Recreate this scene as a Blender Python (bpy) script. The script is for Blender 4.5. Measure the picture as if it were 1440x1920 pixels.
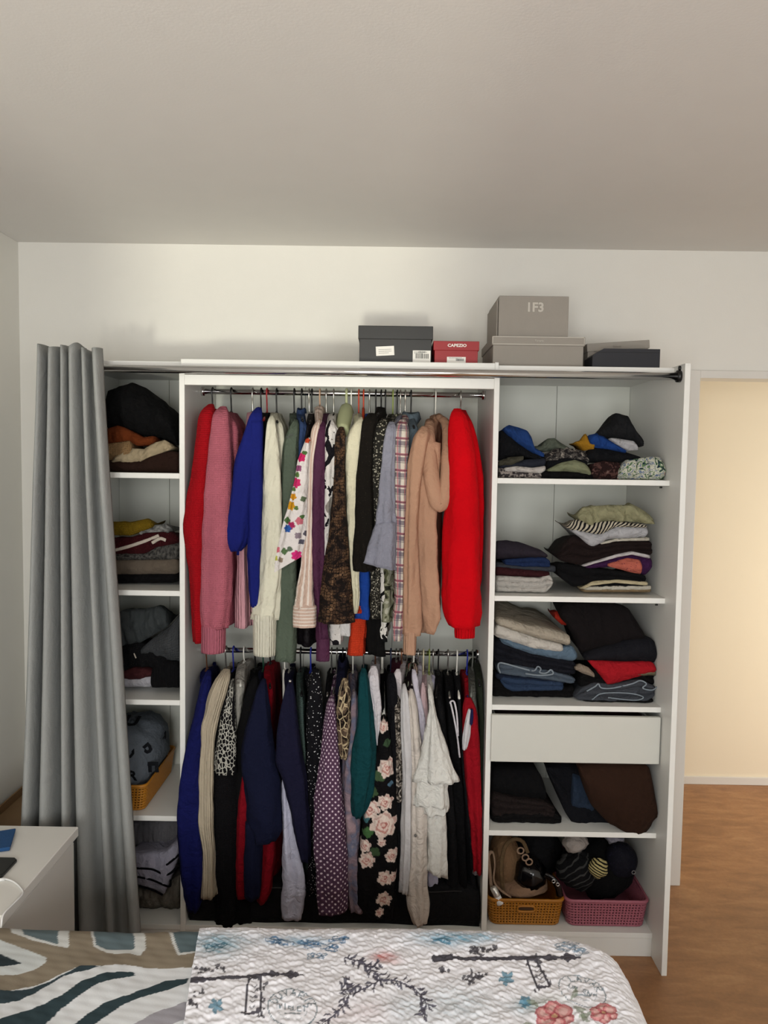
import bpy, math, random
import numpy as np
from mathutils import Matrix, Vector

for o in list(bpy.data.objects):
    bpy.data.objects.remove(o)
SC = bpy.context.scene
COL = SC.collection
rng = random.Random(7)

# ------------------------------------------------------------------ camera
F = 1442.0
CAMZ = 1.685
YAW, PITCH, ROLL = -0.0062339, 0.06387354, -0.01462216
def cam_axes():
    cy, sy = math.cos(YAW), math.sin(YAW)
    fwd = np.array([sy * math.cos(PITCH), cy * math.cos(PITCH), -math.sin(PITCH)])
    right = np.array([cy, -sy, 0.0])
    down = np.cross(fwd, right)
    cr, sr = math.cos(ROLL), math.sin(ROLL)
    return cr * right + sr * down, -sr * right + cr * down, fwd
CR, CD, CF = cam_axes()
cd = bpy.data.cameras.new('camera')
cd.sensor_fit = 'VERTICAL'; cd.sensor_height = 24.0; cd.sensor_width = 18.0
cd.lens = 24.0 * F / 1920.0
cd.clip_start = 0.05; cd.clip_end = 60
cam = bpy.data.objects.new('camera', cd)
COL.objects.link(cam)
M = Matrix.Identity(4)
for i in range(3):
    M[i][0] = CR[i]; M[i][1] = -CD[i]; M[i][2] = -CF[i]
M[2][3] = CAMZ
cam.matrix_world = M
SC.camera = cam

def at(x, y, Y):
    """world point at depth Y that a picture position corresponds to"""
    d = CR * ((x - 720) / F) + CD * ((y - 960) / F) + CF
    t = Y / d[1]
    return np.array([d[0] * t, Y, CAMZ + d[2] * t])
def atz(x, y, z):
    d = CR * ((x - 720) / F) + CD * ((y - 960) / F) + CF
    t = (z - CAMZ) / d[2]
    return np.array([d[0] * t, d[1] * t, z])

# ------------------------------------------------------------------ world, light, exposure
SC.view_settings.view_transform = 'Standard'
SC.view_settings.look = 'None'
SC.view_settings.gamma = 1.0
SC.view_settings.use_curve_mapping = False
SC.view_settings.exposure = 0.10
w = bpy.data.worlds.new('world'); SC.world = w; w.use_nodes = True
w.node_tree.nodes['Background'].inputs[0].default_value = (0.80, 0.90, 1.0, 1)
w.node_tree.nodes['Background'].inputs[1].default_value = 0.9

def area(name, loc, rot, sx, sy, power, col):
    l = bpy.data.lights.new(name, 'AREA'); l.shape = 'RECTANGLE'
    l.size = sx; l.size_y = sy; l.energy = power; l.color = col
    o = bpy.data.objects.new(name, l); COL.objects.link(o)
    o.location = loc; o.rotation_euler = rot
    return o
R90 = math.pi / 2
# daylight entering by the two windows behind the photographer, and by the hall window
area('daylight_window_left', (-0.42, -1.62, 1.45), (R90, 0, 0), 1.15, 1.35, 54, (1.0, 0.985, 0.95))
area('daylight_window_right', (1.25, -1.62, 1.45), (R90, 0, 0), 1.05, 1.35, 24, (0.97, 0.975, 1.0))
area('hall_daylight', (3.1, 3.45, 1.0), (R90, 0, R90), 0.5, 1.5, 17, (1.0, 0.88, 0.70))
# sunlight thrown back up from the ground outside, through the left window onto ceiling and wall
sl = bpy.data.lights.new('reflected_sun', 'SUN'); sl.energy = 0.82; sl.angle = math.radians(5); sl.color = (1.0, 0.97, 0.80)
so = bpy.data.objects.new('reflected_sun', sl); COL.objects.link(so); so.location = (-.4, -4, .6)
so.rotation_euler = (R90 + math.atan(.29), 0, 0)

# ------------------------------------------------------------------ helpers
def lin(h):
    if isinstance(h, str):
        h = h.lstrip('#')
        c = [int(h[i:i + 2], 16) / 255 for i in (0, 2, 4)]
        return tuple(v / 12.92 if v <= 0.04045 else ((v + 0.055) / 1.055) ** 2.4 for v in c)
    return tuple(h[:3])
def rgba(h): return lin(h) + (1.0,)

class NT:
    def __init__(s, m):
        s.m = m; s.t = m.node_tree; s.n = s.t.nodes
        s.b = s.n['Principled BSDF']
    def new(s, typ, **kw):
        nd = s.n.new(typ)
        for k, v in kw.items():
            if k.startswith('i_'):
                nd.inputs[k[2:].replace('_', ' ')].default_value = v
            else:
                setattr(nd, k, v)
        return nd
    def link(s, a, b): s.t.links.new(a, b)
    def uv(s, sx=1, sy=1, rot=0):
        c = s.new('ShaderNodeUVMap'); c.uv_map = 'UVMap'
        mp = s.new('ShaderNodeMapping')
        mp.inputs['Scale'].default_value = (sx, sy, 1); mp.inputs['Rotation'].default_value = (0, 0, rot)
        s.link(c.outputs[0], mp.inputs[0])
        return mp.outputs[0]
    def obj(s):
        return s.new('ShaderNodeTexCoord').outputs['Object']
    def noise(s, vec, scale, detail=3, dist=0, rough=.5):
        n = s.new('ShaderNodeTexNoise'); n.inputs['Scale'].default_value = scale
        n.inputs['Detail'].default_value = detail; n.inputs['Distortion'].default_value = dist
        n.inputs['Roughness'].default_value = rough
        if vec is not None: s.link(vec, n.inputs['Vector'])
        return n
    def vor(s, vec, scale, rand=1.0, feature='F1'):
        n = s.new('ShaderNodeTexVoronoi'); n.feature = feature
        n.inputs['Scale'].default_value = scale; n.inputs['Randomness'].default_value = rand
        if vec is not None: s.link(vec, n.inputs['Vector'])
        return n
    def wave(s, vec, scale, dist=0, direction='X', profile='SIN', dscale=1.0):
        n = s.new('ShaderNodeTexWave'); n.bands_direction = direction; n.wave_profile = profile
        n.inputs['Scale'].default_value = scale; n.inputs['Distortion'].default_value = dist
        n.inputs['Detail Scale'].default_value = dscale
        if vec is not None: s.link(vec, n.inputs['Vector'])
        return n
    def ramp(s, fac, stops, interp='CONSTANT'):
        r = s.new('ShaderNodeValToRGB'); e = r.color_ramp; e.interpolation = interp
        while len(e.elements) < len(stops): e.elements.new(0.5)
        for el, (p, c) in zip(e.elements, stops):
            el.position = p; el.color = rgba(c)
        s.link(fac, r.inputs[0])
        return r.outputs[0]
    def mix(s, fac, a, b, mode='MIX'):
        m = s.new('ShaderNodeMix'); m.data_type = 'RGBA'; m.blend_type = mode
        for sock, v in ((m.inputs[0], fac), (m.inputs[6], a), (m.inputs[7], b)):
            if isinstance(v, bpy.types.NodeSocket): s.link(v, sock)
            elif isinstance(v, (int, float)): sock.default_value = v
            else: sock.default_value = rgba(v)
        return m.outputs[2]
    def math(s, op, a, b=0.0):
        m = s.new('ShaderNodeMath'); m.operation = op
        for sock, v in ((m.inputs[0], a), (m.inputs[1], b)):
            if isinstance(v, bpy.types.NodeSocket): s.link(v, sock)
            else: sock.default_value = v
        return m.outputs[0]

_mc = {}
def mat(name, col='#ffffff', rough=0.6, metal=0.0, bump=None, pat=None, var=0.0, vcol=False, spec=0.5, sheen=0.0, alpha=1.0, wrinkle=0.0):
    """procedural material; bump = (kind, scale, strength)"""
    if name in _mc: return _mc[name]
    m = bpy.data.materials.new(name); m.use_nodes = True
    nt = NT(m); b = nt.b
    b.inputs['Roughness'].default_value = rough
    b.inputs['Metallic'].default_value = metal
    b.inputs['Specular IOR Level'].default_value = spec
    b.inputs['Alpha'].default_value = alpha
    if sheen: b.inputs['Sheen Weight'].default_value = sheen
    b.inputs['Base Color'].default_value = rgba(col)
    m.diffuse_color = rgba(col)
    cs = None
    if vcol:
        a = nt.new('ShaderNodeVertexColor'); a.layer_name = 'Col'; cs = a.outputs[0]
    if pat: cs = pat(nt)
    if var:
        n = nt.noise(nt.obj(), 9, 4)
        d = nt.ramp(n.outputs[0], [(0.25, (1 - var,) * 3), (0.75, (1 + 0,) * 3)], 'LINEAR')
        cs = nt.mix(1.0, cs if cs is not None else col, d, 'MULTIPLY')
    if cs is not None: nt.link(cs, b.inputs['Base Color'])
    if bump:
        kind, sc, st = bump
        if kind == 'noise': h = nt.noise(nt.obj(), sc, 3).outputs[0]
        elif kind == 'knit':
            a_ = nt.wave(nt.uv(), sc, 1.0, 'X').outputs['Fac']; c_ = nt.wave(nt.uv(), sc * .8, 1.5, 'Y').outputs['Fac']
            h = nt.math('MULTIPLY', a_, c_)
        elif kind == 'rib': h = nt.wave(nt.uv(), sc, .3, 'X').outputs['Fac']
        elif kind == 'cable':
            a_ = nt.wave(nt.uv(), sc, 6.0, 'X', dscale=1.5).outputs['Fac']; c_ = nt.wave(nt.uv(), sc * .7, 3, 'DIAGONAL').outputs['Fac']
            h = nt.math('MAXIMUM', a_, c_)
        elif kind == 'weave':
            a_ = nt.wave(nt.uv(), sc, 0, 'X').outputs['Fac']; c_ = nt.wave(nt.uv(), sc, 0, 'Y').outputs['Fac']
            h = nt.math('ADD', a_, c_)
        bp = nt.new('ShaderNodeBump'); bp.inputs['Strength'].default_value = st; bp.inputs['Distance'].default_value = 0.003
        nt.link(h, bp.inputs['Height']); nt.link(bp.outputs[0], b.inputs['Normal'])
        if wrinkle:
            w1 = nt.noise(nt.obj(), 26, 3, 1.8, .55); w2 = nt.noise(nt.obj(), 9, 2, 2.2, .5)
            bq = nt.new('ShaderNodeBump'); bq.inputs['Strength'].default_value = wrinkle; bq.inputs['Distance'].default_value = .02
            nt.link(nt.math('ADD', w1.outputs[0], nt.math('MULTIPLY', w2.outputs[0], 1.6)), bq.inputs['Height']); nt.link(bq.outputs[0], bp.inputs['Normal'])
    _mc[name] = m
    return m

def fab(name, col='#ffffff', kind='fine', **kw):
    bump = {'fine': ('noise', 260, .25), 'knit': ('knit', 55, .7), 'rib': ('rib', 32, .8), 'cable': ('cable', 9, 1.0),
            'fleece': ('noise', 120, .6), 'weave': ('noise', 420, .35), 'tuft': ('noise', 45, 1.0)}[kind]
    kw.setdefault('rough', .92); kw.setdefault('var', .14); kw.setdefault('spec', .15); kw.setdefault('wrinkle', .45 if kind in ('fine', 'weave') else .25)
    return mat(name, col, bump=bump, **kw)

# pattern makers (all in surface metres)
def p_noise(stops, scale, detail=3, dist=0, sx=1, sy=1, interp='CONSTANT'):
    return lambda nt: nt.ramp(nt.noise(nt.uv(sx, sy), scale, detail, dist).outputs[0], stops, interp)
def p_vor(stops, scale, rand=1, feature='F1', sx=1, sy=1, rot=0, interp='CONSTANT'):
    return lambda nt: nt.ramp(nt.vor(nt.uv(sx, sy, rot), scale, rand, feature).outputs['Distance'], stops, interp)
def p_stripe(stops, scale, direction='X', dist=0, interp='CONSTANT', rot=0):
    return lambda nt: nt.ramp(nt.wave(nt.uv(rot=rot), scale, dist, direction).outputs['Fac'], stops, interp)
def p_flowers(base, cols, scale, size=.33, leaf='#4f6b45'):
    def f(nt):
        v = nt.vor(nt.uv(), scale, .9)
        nz = nt.noise(nt.uv(), scale * 4, 2)
        d = nt.math('ADD', v.outputs['Distance'], nt.math('MULTIPLY', nt.math('SUBTRACT', nz.outputs[0], .5), .35))
        sep = nt.new('ShaderNodeSeparateColor'); nt.link(v.outputs['Color'], sep.inputs[0])
        cc = nt.ramp(sep.outputs[0], [(i / len(cols), c) for i, c in enumerate(cols)])
        m1 = nt.math('LESS_THAN', d, size)
        lf = nt.math('LESS_THAN', nt.vor(nt.uv(1, 1, 1), scale * 1.7, .9).outputs['Distance'], .22)
        return nt.mix(m1, nt.mix(lf, base, leaf), cc)
    return f
def p_plaid(base, bands):
    def f(nt):
        c = base
        for (dr, sc, lo, col, k, ph) in bands:
            wv = nt.wave(nt.uv(), sc, 0, dr); wv.inputs['Phase Offset'].default_value = ph
            m_ = nt.math('GREATER_THAN', wv.outputs['Fac'], lo)
            c = nt.mix(nt.math('MULTIPLY', m_, k), c, col)
        return c
    return f

def build(name, V, Fc, m, parent=None, uv=None, col=None, smooth=True, origin=None):
    V = np.asarray(V, float)
    if origin is None:
        origin = np.array([0., 0., 0.]) if parent is not None else np.array([V[:, 0].mean(), V[:, 1].mean(), V[:, 2].min()])
    P = np.array(parent['w0']) if parent is not None else np.zeros(3)
    me = bpy.data.meshes.new(name)
    me.from_pydata([tuple(v) for v in (V - (P if parent is not None else origin))], [], [tuple(f) for f in Fc])
    if uv is not None:
        lay = me.uv_layers.new(name='UVMap')
        arr = np.asarray(uv, float)
        lay.data.foreach_set('uv', arr.ravel())
    if col is not None:
        at_ = me.color_attributes.new('Col', 'FLOAT_COLOR', 'POINT')
        c4 = np.ones((len(V), 4)); c4[:, :3] = col
        at_.data.foreach_set('color', c4.ravel())
    if smooth: me.polygons.foreach_set('use_smooth', [True] * len(me.polygons))
    me.validate(); me.update()
    me.materials.append(m)
    o = bpy.data.objects.new(name, me); COL.objects.link(o)
    if parent is not None:
        o.parent = parent; o['w0'] = tuple(P)
    else:
        o.location = tuple(origin); o['w0'] = tuple(origin)
    return o
def tag(o, label, cat, group=None):
    o['label'] = label; o['category'] = cat
    if group: o['group'] = group
    return o
def thing(name, label, cat, loc, group=None):
    o = bpy.data.objects.new(name, None); COL.objects.link(o)
    o.empty_display_size = .05
    o.location = tuple(loc); o['w0'] = tuple(float(v) for v in loc)
    return tag(o, label, cat, group)

def box_vf(x0, x1, y0, y1, z0, z1, b=0.0015):
    """box with small chamfers: 24 verts"""
    lo = np.array([x0, y0, z0]); hi = np.array([x1, y1, z1])
    b = min(b, *(0.3 * (hi - lo)))
    V = []; idx = {}
    for sx in (0, 1):
        for sy in (0, 1):
            for sz in (0, 1):
                s = (sx, sy, sz)
                for ax in range(3):
                    p = [(hi[k] - b if s[k] else lo[k] + b) for k in range(3)]
                    p[ax] = hi[ax] if s[ax] else lo[ax]
                    idx[s + (ax,)] = len(V); V.append(p)
    Fc = []
    for ax in range(3):
        u, v = (ax + 1) % 3, (ax + 2) % 3
        for s in (0, 1):
            q = []
            for a, c in ((0, 0), (1, 0), (1, 1), (0, 1)):
                k = [0, 0, 0]; k[ax] = s; k[u] = a; k[v] = c
                q.append(idx[tuple(k) + (ax,)])
            Fc.append(q if s else q[::-1])
        for a in (0, 1):
            for c in (0, 1):
                e0 = [0, 0, 0]; e0[u] = a; e0[v] = c
                e1 = list(e0); e1[ax] = 1
                q = [idx[tuple(e0) + (u,)], idx[tuple(e1) + (u,)], idx[tuple(e1) + (v,)], idx[tuple(e0) + (v,)]]
                Fc.append(q if (a == c) else q[::-1])
    for sx in (0, 1):
        for sy in (0, 1):
            for sz in (0, 1):
                s = (sx, sy, sz); t = [idx[s + (k,)] for k in range(3)]
                Fc.append(t if (sx + sy + sz) % 2 else t[::-1])
    return V, Fc
def box(name, x0, x1, y0, y1, z0, z1, m, parent=None, b=0.0015, struct=False, rot=None):
    V, Fc = box_vf(x0, x1, y0, y1, z0, z1, b)
    if rot is not None:
        V = np.array(V); c = V.mean(0); V = (V - c) @ np.array(Matrix.Rotation(rot[1], 3, rot[0])).T + c
    o = build(name, V, Fc, m, parent, smooth=False)
    if struct: o['kind'] = 'structure'
    return o
def merge(*vfs):
    V = []; Fc = []
    for v, f in vfs:
        k = len(V); V += [tuple(p) for p in v]; Fc += [tuple(i + k for i in q) for q in f]
    return V, Fc

def tube_vf(path, rad, n=8, flat=1.0, cap=True):
    P = np.array(path, float); m_ = len(P)
    r = np.full(m_, rad) if np.isscalar(rad) else np.interp(np.linspace(0, 1, m_), np.linspace(0, 1, len(rad)), rad)
    T = np.gradient(P, axis=0); T /= np.linalg.norm(T, axis=1)[:, None] + 1e-9
    up = np.array([0, 1.0, 0]) if abs(T[0][1]) < .8 else np.array([1.0, 0, 0])
    V = []; Fc = []
    nrm = np.cross(T[0], up); nrm /= np.linalg.norm(nrm)
    for i in range(m_):
        nrm = nrm - T[i] * nrm.dot(T[i]); nrm /= np.linalg.norm(nrm) + 1e-9
        bi = np.cross(T[i], nrm)
        for k in range(n):
            a = 2 * math.pi * k / n
            V.append(P[i] + r[i] * (math.cos(a) * nrm + flat * math.sin(a) * bi))
    for i in range(m_ - 1):
        for k in range(n):
            a, b_ = i * n + k, i * n + (k + 1) % n
            Fc.append((a, b_, b_ + n, a + n))
    if cap:
        Fc.append(tuple(range(n))[::-1]); Fc.append(tuple((m_ - 1) * n + k for k in range(n)))
    return V, Fc
def tube(name, path, rad, m, parent=None, n=8, flat=1.0):
    V, Fc = tube_vf(path, rad, n, flat)
    return build(name, V, Fc, m, parent)
def spline(pts, n=24):
    """Catmull-Rom through points"""
    P = np.array(pts, float); k = len(P)
    Q = np.vstack([2 * P[0] - P[1], P, 2 * P[-1] - P[-2]])
    out = []
    for t in np.linspace(0, k - 1 - 1e-6, n):
        i = int(t); u = t - i
        a, b_, c, d = Q[i], Q[i + 1], Q[i + 2], Q[i + 3]
        out.append(.5 * (2 * b_ + (c - a) * u + (2 * a - 5 * b_ + 4 * c - d) * u * u + (3 * b_ - a - 3 * c + d) * u ** 3))
    return np.array(out)
def smooth1(a, k=2):
    a = np.array(a, float)
    for _ in range(k):
        b_ = a.copy(); b_[1:-1] = .25 * a[:-2] + .5 * a[1:-1] + .25 * a[2:]; a = b_
    return a
_vn = {}
def vnoise(x, y, seed=0):
    """smooth pseudo noise in -1..1 from a few sines"""
    if seed not in _vn:
        r_ = np.random.RandomState(seed); _vn[seed] = [tuple(float(v) for v in r_.uniform(-1, 1, 3)) for _ in range(6)]
    sin = math.sin if isinstance(x, float) and isinstance(y, float) else np.sin
    s = 0
    for k, (a, b_, c) in enumerate(_vn[seed]):
        s = s + sin((1.0 + .55 * k) * (a * x + b_ * y) * 2.2 + c * 9) / (1 + .45 * k)
    return s / 2.6

def grid_faces(m_, n, wrap):
    Fc = []
    for i in range(m_ - 1):
        for k in range(n if wrap else n - 1):
            a = i * n + k; b_ = i * n + (k + 1) % n
            Fc.append((a, b_, b_ + n, a + n))
    return Fc
def loft_vf(Z, CX, CY, RX, RY, n=28, p=2.0, fold=.004, kf=4, seed=0, shear=None, endround=True, m_=None, slant=0.0):
    """stack of super-elliptic rings from the top (first) down; returns verts, faces, loop uvs"""
    Z, CX, CY, RX, RY = [np.array(a, float) for a in (Z, CX, CY, RX, RY)]
    L = np.concatenate([[0], np.cumsum(np.hypot(np.diff(Z), np.diff(CX)))])
    m_ = m_ or int(min(70, max(14, L[-1] / .014)))
    t = np.linspace(0, L[-1], m_)
    ip = lambda a: smooth1(np.interp(t, L, a), 2)
    z, cx, cy, rx, ry = ip(Z), ip(CX), ip(CY), ip(RX), ip(RY)
    th = np.linspace(0, 2 * math.pi, n, endpoint=False) + math.pi / 2   # seam at the back (+Y)
    c, s = np.cos(th), np.sin(th)
    ex = np.sign(c) * np.abs(c) ** (2 / p); ey = np.sign(s) * np.abs(s) ** (2 / p)
    r_ = np.random.RandomState(seed)
    ph = r_.uniform(0, 6.28, 6); dz = r_.uniform(-7, 7, 6)
    X = cx[:, None] + rx[:, None] * ex[None]; Y = cy[:, None] + ry[:, None] * ey[None]
    depth = np.linspace(.35, 1.0, m_)[:, None]
    dis = 0
    for q in range(4):
        dis = dis + np.sin((kf + q * 2 - 2) * th[None] + ph[q] + dz[q] * z[:, None]) / (1 + .5 * q)
    dis = dis + .9 * vnoise(th[None] * 1.5, z[:, None] * 16, seed + 3) + .45 * vnoise(th[None] * 4.0 + 1, z[:, None] * 34, seed + 4)
    lim = np.minimum(1, np.minimum(rx, ry) / .012)[:, None]
    X = X + fold * dis * depth * c[None] * lim; Y = Y + fold * 1.3 * dis * depth * s[None] * lim
    Zg = np.repeat(z[:, None], n, 1) + fold * .3 * np.sin(2 * th[None] + ph[4])
    if slant: Zg = Zg + slant * (X - cx[:, None]) * (t / L[-1])[:, None] ** 2
    if shear is not None: X = X + shear(Y, z[:, None])
    V = np.stack([X, Y, Zg], -1).reshape(-1, 3)
    Fc = grid_faces(m_, n, True)
    per = np.concatenate([[0], np.cumsum(np.hypot(np.diff(np.append(X[m_ // 2], X[m_ // 2][0])), np.diff(np.append(Y[m_ // 2], Y[m_ // 2][0]))))])
    uv = []
    for i in range(m_ - 1):
        for k in range(n):
            uv += [(per[k], t[i]), (per[k + 1], t[i]), (per[k + 1], t[i + 1]), (per[k], t[i + 1])]
    # closing fans
    for i, flip in ((0, False), (m_ - 1, True)):
        ci = len(V); cpt = V[i * n:(i + 1) * n].mean(0)
        if endround: cpt = cpt + np.array([0, 0, .3 * min(rx[i], ry[i]) * (1 if i == 0 else -.2)])
        V = np.vstack([V, cpt])
        for k in range(n):
            a, b_ = i * n + k, i * n + (k + 1) % n
            Fc.append((ci, b_, a) if not flip else (ci, a, b_))
            uv += [(per[k], t[i])] * 3
    return V, Fc, uv

def text_mesh(s, bold):
    cu = bpy.data.curves.new('lettering', 'FONT'); cu.body = s; cu.size = 1.0; cu.extrude = .01; cu.offset = bold
    cu.align_x = 'CENTER'; cu.align_y = 'CENTER'; cu.resolution_u = 2
    o = bpy.data.objects.new('lettering', cu); COL.objects.link(o)
    dg = bpy.context.evaluated_depsgraph_get()
    me = bpy.data.meshes.new_from_object(o.evaluated_get(dg))
    V = np.array([v.co[:] for v in me.vertices]); Fc = [tuple(p.vertices) for p in me.polygons]
    bpy.data.objects.remove(o); bpy.data.curves.remove(cu); bpy.data.meshes.remove(me)
    return V, Fc
TXT = {k: text_mesh(*k) for k in [('192328', 0), ('CAPEZIO', .03), ('Tamaris', 0), ('1F3', .03)] + [(c, 0) for c in 'NEW'] + [(c, .03) for c in 'UHPDER']}
def text_vf(s, size, ext=0.0006, bold=0.0):
    V, Fc = TXT[(s, .03 if bold else 0)]
    V = V * size; V[:, 2] = np.sign(V[:, 2]) * ext
    return V, Fc
def lettering(name, s, size, pos, m, parent, bold=0.0, rx=R90, rz=0.0, ry=0.0, sx=1.0):
    V, Fc = text_vf(s, size, bold=bold)
    V = V * np.array([sx, 1, 1])
    Rm = Matrix.Rotation(rz, 3, 'Z') @ Matrix.Rotation(ry, 3, 'Y') @ Matrix.Rotation(rx, 3, 'X')
    V = V @ np.array(Rm).T + np.array(pos)
    return build(name, V, Fc, m, parent, smooth=False)
# ------------------------------------------------------------------ materials of the room
def m_floor(nt):
    v = nt.obj()
    mp = nt.new('ShaderNodeMapping'); mp.inputs['Scale'].default_value = (1.0, 3.0, 1); mp.inputs['Rotation'].default_value = (0, 0, .7)
    nt.link(v, mp.inputs[0])
    a = nt.ramp(nt.noise(mp.outputs[0], 7, 8, .6).outputs[0], [(.3, '#8e6440'), (.55, '#a2744c'), (.75, '#b0845a')], 'LINEAR')
    b_ = nt.ramp(nt.noise(v, 90, 3).outputs[0], [(.3, (.86,) * 3), (.7, (1,) * 3)], 'LINEAR')
    return nt.mix(1, a, b_, 'MULTIPLY')
WALL = mat('wall_paint', '#e4e2db', .9, bump=('noise', 180, .08), var=.02)
CEIL = mat('ceiling_paint', '#dedbd6', .95, bump=('noise', 150, .10), var=.02)
HALLW = mat('hall_paint', '#ece0c8', .9, bump=('noise', 180, .06))
FLOOR = mat('cork_floor', rough=.45, pat=m_floor, bump=('noise', 60, .05))
TRIM = mat('trim_paint', '#dcd9d3', .5)
WHITE = mat('white_melamine', '#e3e3de', .42, bump=('noise', 300, .02), var=.015)
BACKP = mat('white_back_board', '#cfd1c8', .6, var=.03)
CHROME = mat('chrome', '#d8d8d8', .12, 1.0)
DKMETAL = mat('dark_metal', '#3b3b3b', .35, 1.0)
BLACKP = mat('black_plastic', '#0c0c0d', .45)
GLASS = mat('window_glass', '#ffffff', .02, alpha=.08)

# ------------------------------------------------------------------ room shell
XL, XR, YB, YF, ZC = -1.447, 2.25, 3.02, -1.55, 2.515
box('floor', XL - .1, 3.4, YF - .1, 4.2, -.06, 0, FLOOR, struct=True)
box('ceiling', XL - .1, XR + .1, YF - .1, YB + .06, ZC, ZC + .08, CEIL, struct=True)
box('wall_left', XL - .08, XL, YF - .1, YB + .1, 0, ZC, WALL, struct=True)
box('wall_right', XR, XR + .08, YF - .1, YB, 0, ZC, WALL, struct=True)
DX0, DX1, DZ = 1.197, 2.06, 2.03
V, Fc = merge(box_vf(XL - .08, DX0, YB, YB + .1, 0, ZC, 2e-5), box_vf(DX1, XR + .08, YB, YB + .1, 0, ZC, 2e-5), box_vf(DX0, DX1, YB, YB + .1, DZ, ZC, 2e-5))
o = build('wall_back', V, Fc, WALL, smooth=False); o['kind'] = 'structure'
wx = [(-1.0, .19), (.72, 1.78)]
V, Fc = merge(box_vf(XL - .08, wx[0][0], YF - .1, YF, 0, ZC), box_vf(wx[0][1], wx[1][0], YF - .1, YF, 0, ZC), box_vf(wx[1][1], XR + .08, YF - .1, YF, 0, ZC),
              box_vf(*wx[0], YF - .1, YF, 0, .45), box_vf(*wx[1], YF - .1, YF, 0, .75), *[box_vf(a, b_, YF - .1, YF, 2.15, ZC) for a, b_ in wx])
o = build('wall_front', V, Fc, WALL, smooth=False); o['kind'] = 'structure'
# unseen wall added outside the right window to block the low sun there
box('wall_sun_blocker', .45, 2.4, -2.75, -2.65, -.05, 2.0, WALL, struct=True)
# door casing
V, Fc = merge(box_vf(DX0 - .05, DX0, YB - .012, YB, 0, DZ + .03), box_vf(DX1, DX1 + .05, YB - .012, YB, 0, DZ + .03), box_vf(DX0, DX1, YB - .012, YB, DZ, DZ + .03),
              box_vf(DX0 - .004, DX0, YB, YB + .1, 0, DZ))
o = build('trim_1', V, Fc, TRIM, smooth=False); o['kind'] = 'structure'
# hall beyond the doorway
HY = 4.02
box('wall_hall', .4, 3.4, HY, HY + .08, 0, 2.5, HALLW, struct=True)
box('wall_hall_left', .4, .48, YB + .1, HY, 0, 2.5, HALLW, struct=True)
box('wall_hall_right', 3.3, 3.38, YB + .1, HY, 0, 2.5, HALLW, struct=True)
box('ceiling_hall', .4, 3.4, YB + .06, HY + .08, 2.5, 2.58, CEIL, struct=True)
box('baseboard_hall', .48, 3.3, HY - .012, HY, 0, .042, TRIM, struct=True)

# ------------------------------------------------------------------ wardrobe
CY0, CY1 = 2.55, 3.012
pL, d1, d2, pR = (-1.076, -1.058), (-.697, -.679), (.340, .358), (.927, .945)
ZT = float(at(640, 690.5, CY0)[2])
W = thing('open_wardrobe', 'white open wardrobe with shelf bays either side of two hanging rails', 'wardrobe', ((pL[0] + pR[1]) / 2, 2.8, 0))
def wp(name, *a, **k): return box(name, *a, k.get('m', WHITE), W, b=k.get('b', .001))
zr = lambda x, y: float(at(x, y, CY0)[2])
wp('side_panel', *pL, CY0, CY1, 0, ZT)
wp('side_panel', *d1, CY0, CY1, 0, ZT - .004)
wp('side_panel', *d2, CY0, CY1, 0, ZT - .004)
wp('side_panel', *pR, 2.454, CY1, 0, float(at(1297, 681, 2.454)[2]))
wp('top_panel', d1[0] + .009, d2[1] - .009, CY0 - .012, CY1, ZT, ZT + .022)
wp('top_panel', d2[1] - .007, pR[0], CY0 - .004, CY1, ZT - .002, ZT + .016)
wp('top_panel', pL[0], d1[0] + .006, CY0 + .01, CY1, ZT, ZT + .016)
wp('joint_strip', d2[0] - .001, d2[0] + .011, CY0 - .018, CY0 - .0125, ZT - .005, ZT + .024)
# fascia above the upper rail
wp('fascia', d1[1], d2[0], CY0 - .002, CY0 + .016, zr(640, 725.5), zr(640, 706))
LSH = [zr(270, y) for y in (886.5, 1107, 1312, 1529.5)]
RSH = [zr(1090, y) for y in (898.5, 1119.5, 1324, 1560)]
for z in LSH: wp('shelf', pL[1], d1[0], CY0, CY1 - .008, z - .018, z)
for z in RSH: wp('shelf', d2[1], pR[0], CY0, CY1 - .008, z - .018, z)
ZBASE = zr(1090, 1748)
for a, b_ in ((pL[1], d1[0]), (d1[1], d2[0]), (d2[1], pR[0])):
    wp('base_panel', a, b_, CY0, CY1 - .008, ZBASE - .018, ZBASE)
    wp('toe_kick', a, b_, CY0 + .004, CY0 + .02, 0, ZBASE - .018)
def backs(x0, x1, cuts):
    e = [x0] + cuts + [x1]
    for a, b_ in zip(e[:-1], e[1:]):
        box('back_panel', a + .0008, b_ - .0008, CY1 - .007, CY1, ZBASE, ZT, BACKP, W, b=.0006)
backs(pL[1], d1[0], [-.86])
backs(d1[1], d2[0], [-.33, .02, .17])
backs(d2[1], pR[0], [float(at(1042, 800, CY1)[0])])
# drawer
DR = build('drawer', *box_vf(float(at(921, 1380, 2.535)[0]), float(at(1238, 1380, 2.535)[0]), 2.535, 2.551, float(at(1080, 1430.5, 2.535)[2]), float(at(1080, 1343, 2.535)[2]), .0012), mat('drawer_melamine', '#c9c9c1', .5, var=.02), W, smooth=False)
z0, z1 = float(at(1080, 1428, 2.55)[2]), float(at(1080, 1352, 2.55)[2])
V, Fc = merge(box_vf(.372, .380, 2.552, 2.95, z0, z1), box_vf(.900, .908, 2.552, 2.95, z0, z1), box_vf(.380, .900, 2.942, 2.95, z0, z1), box_vf(.372, .908, 2.552, 2.95, z0 - .006, z0))
build('drawer_box', V, Fc, WHITE, DR, smooth=False)
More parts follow.
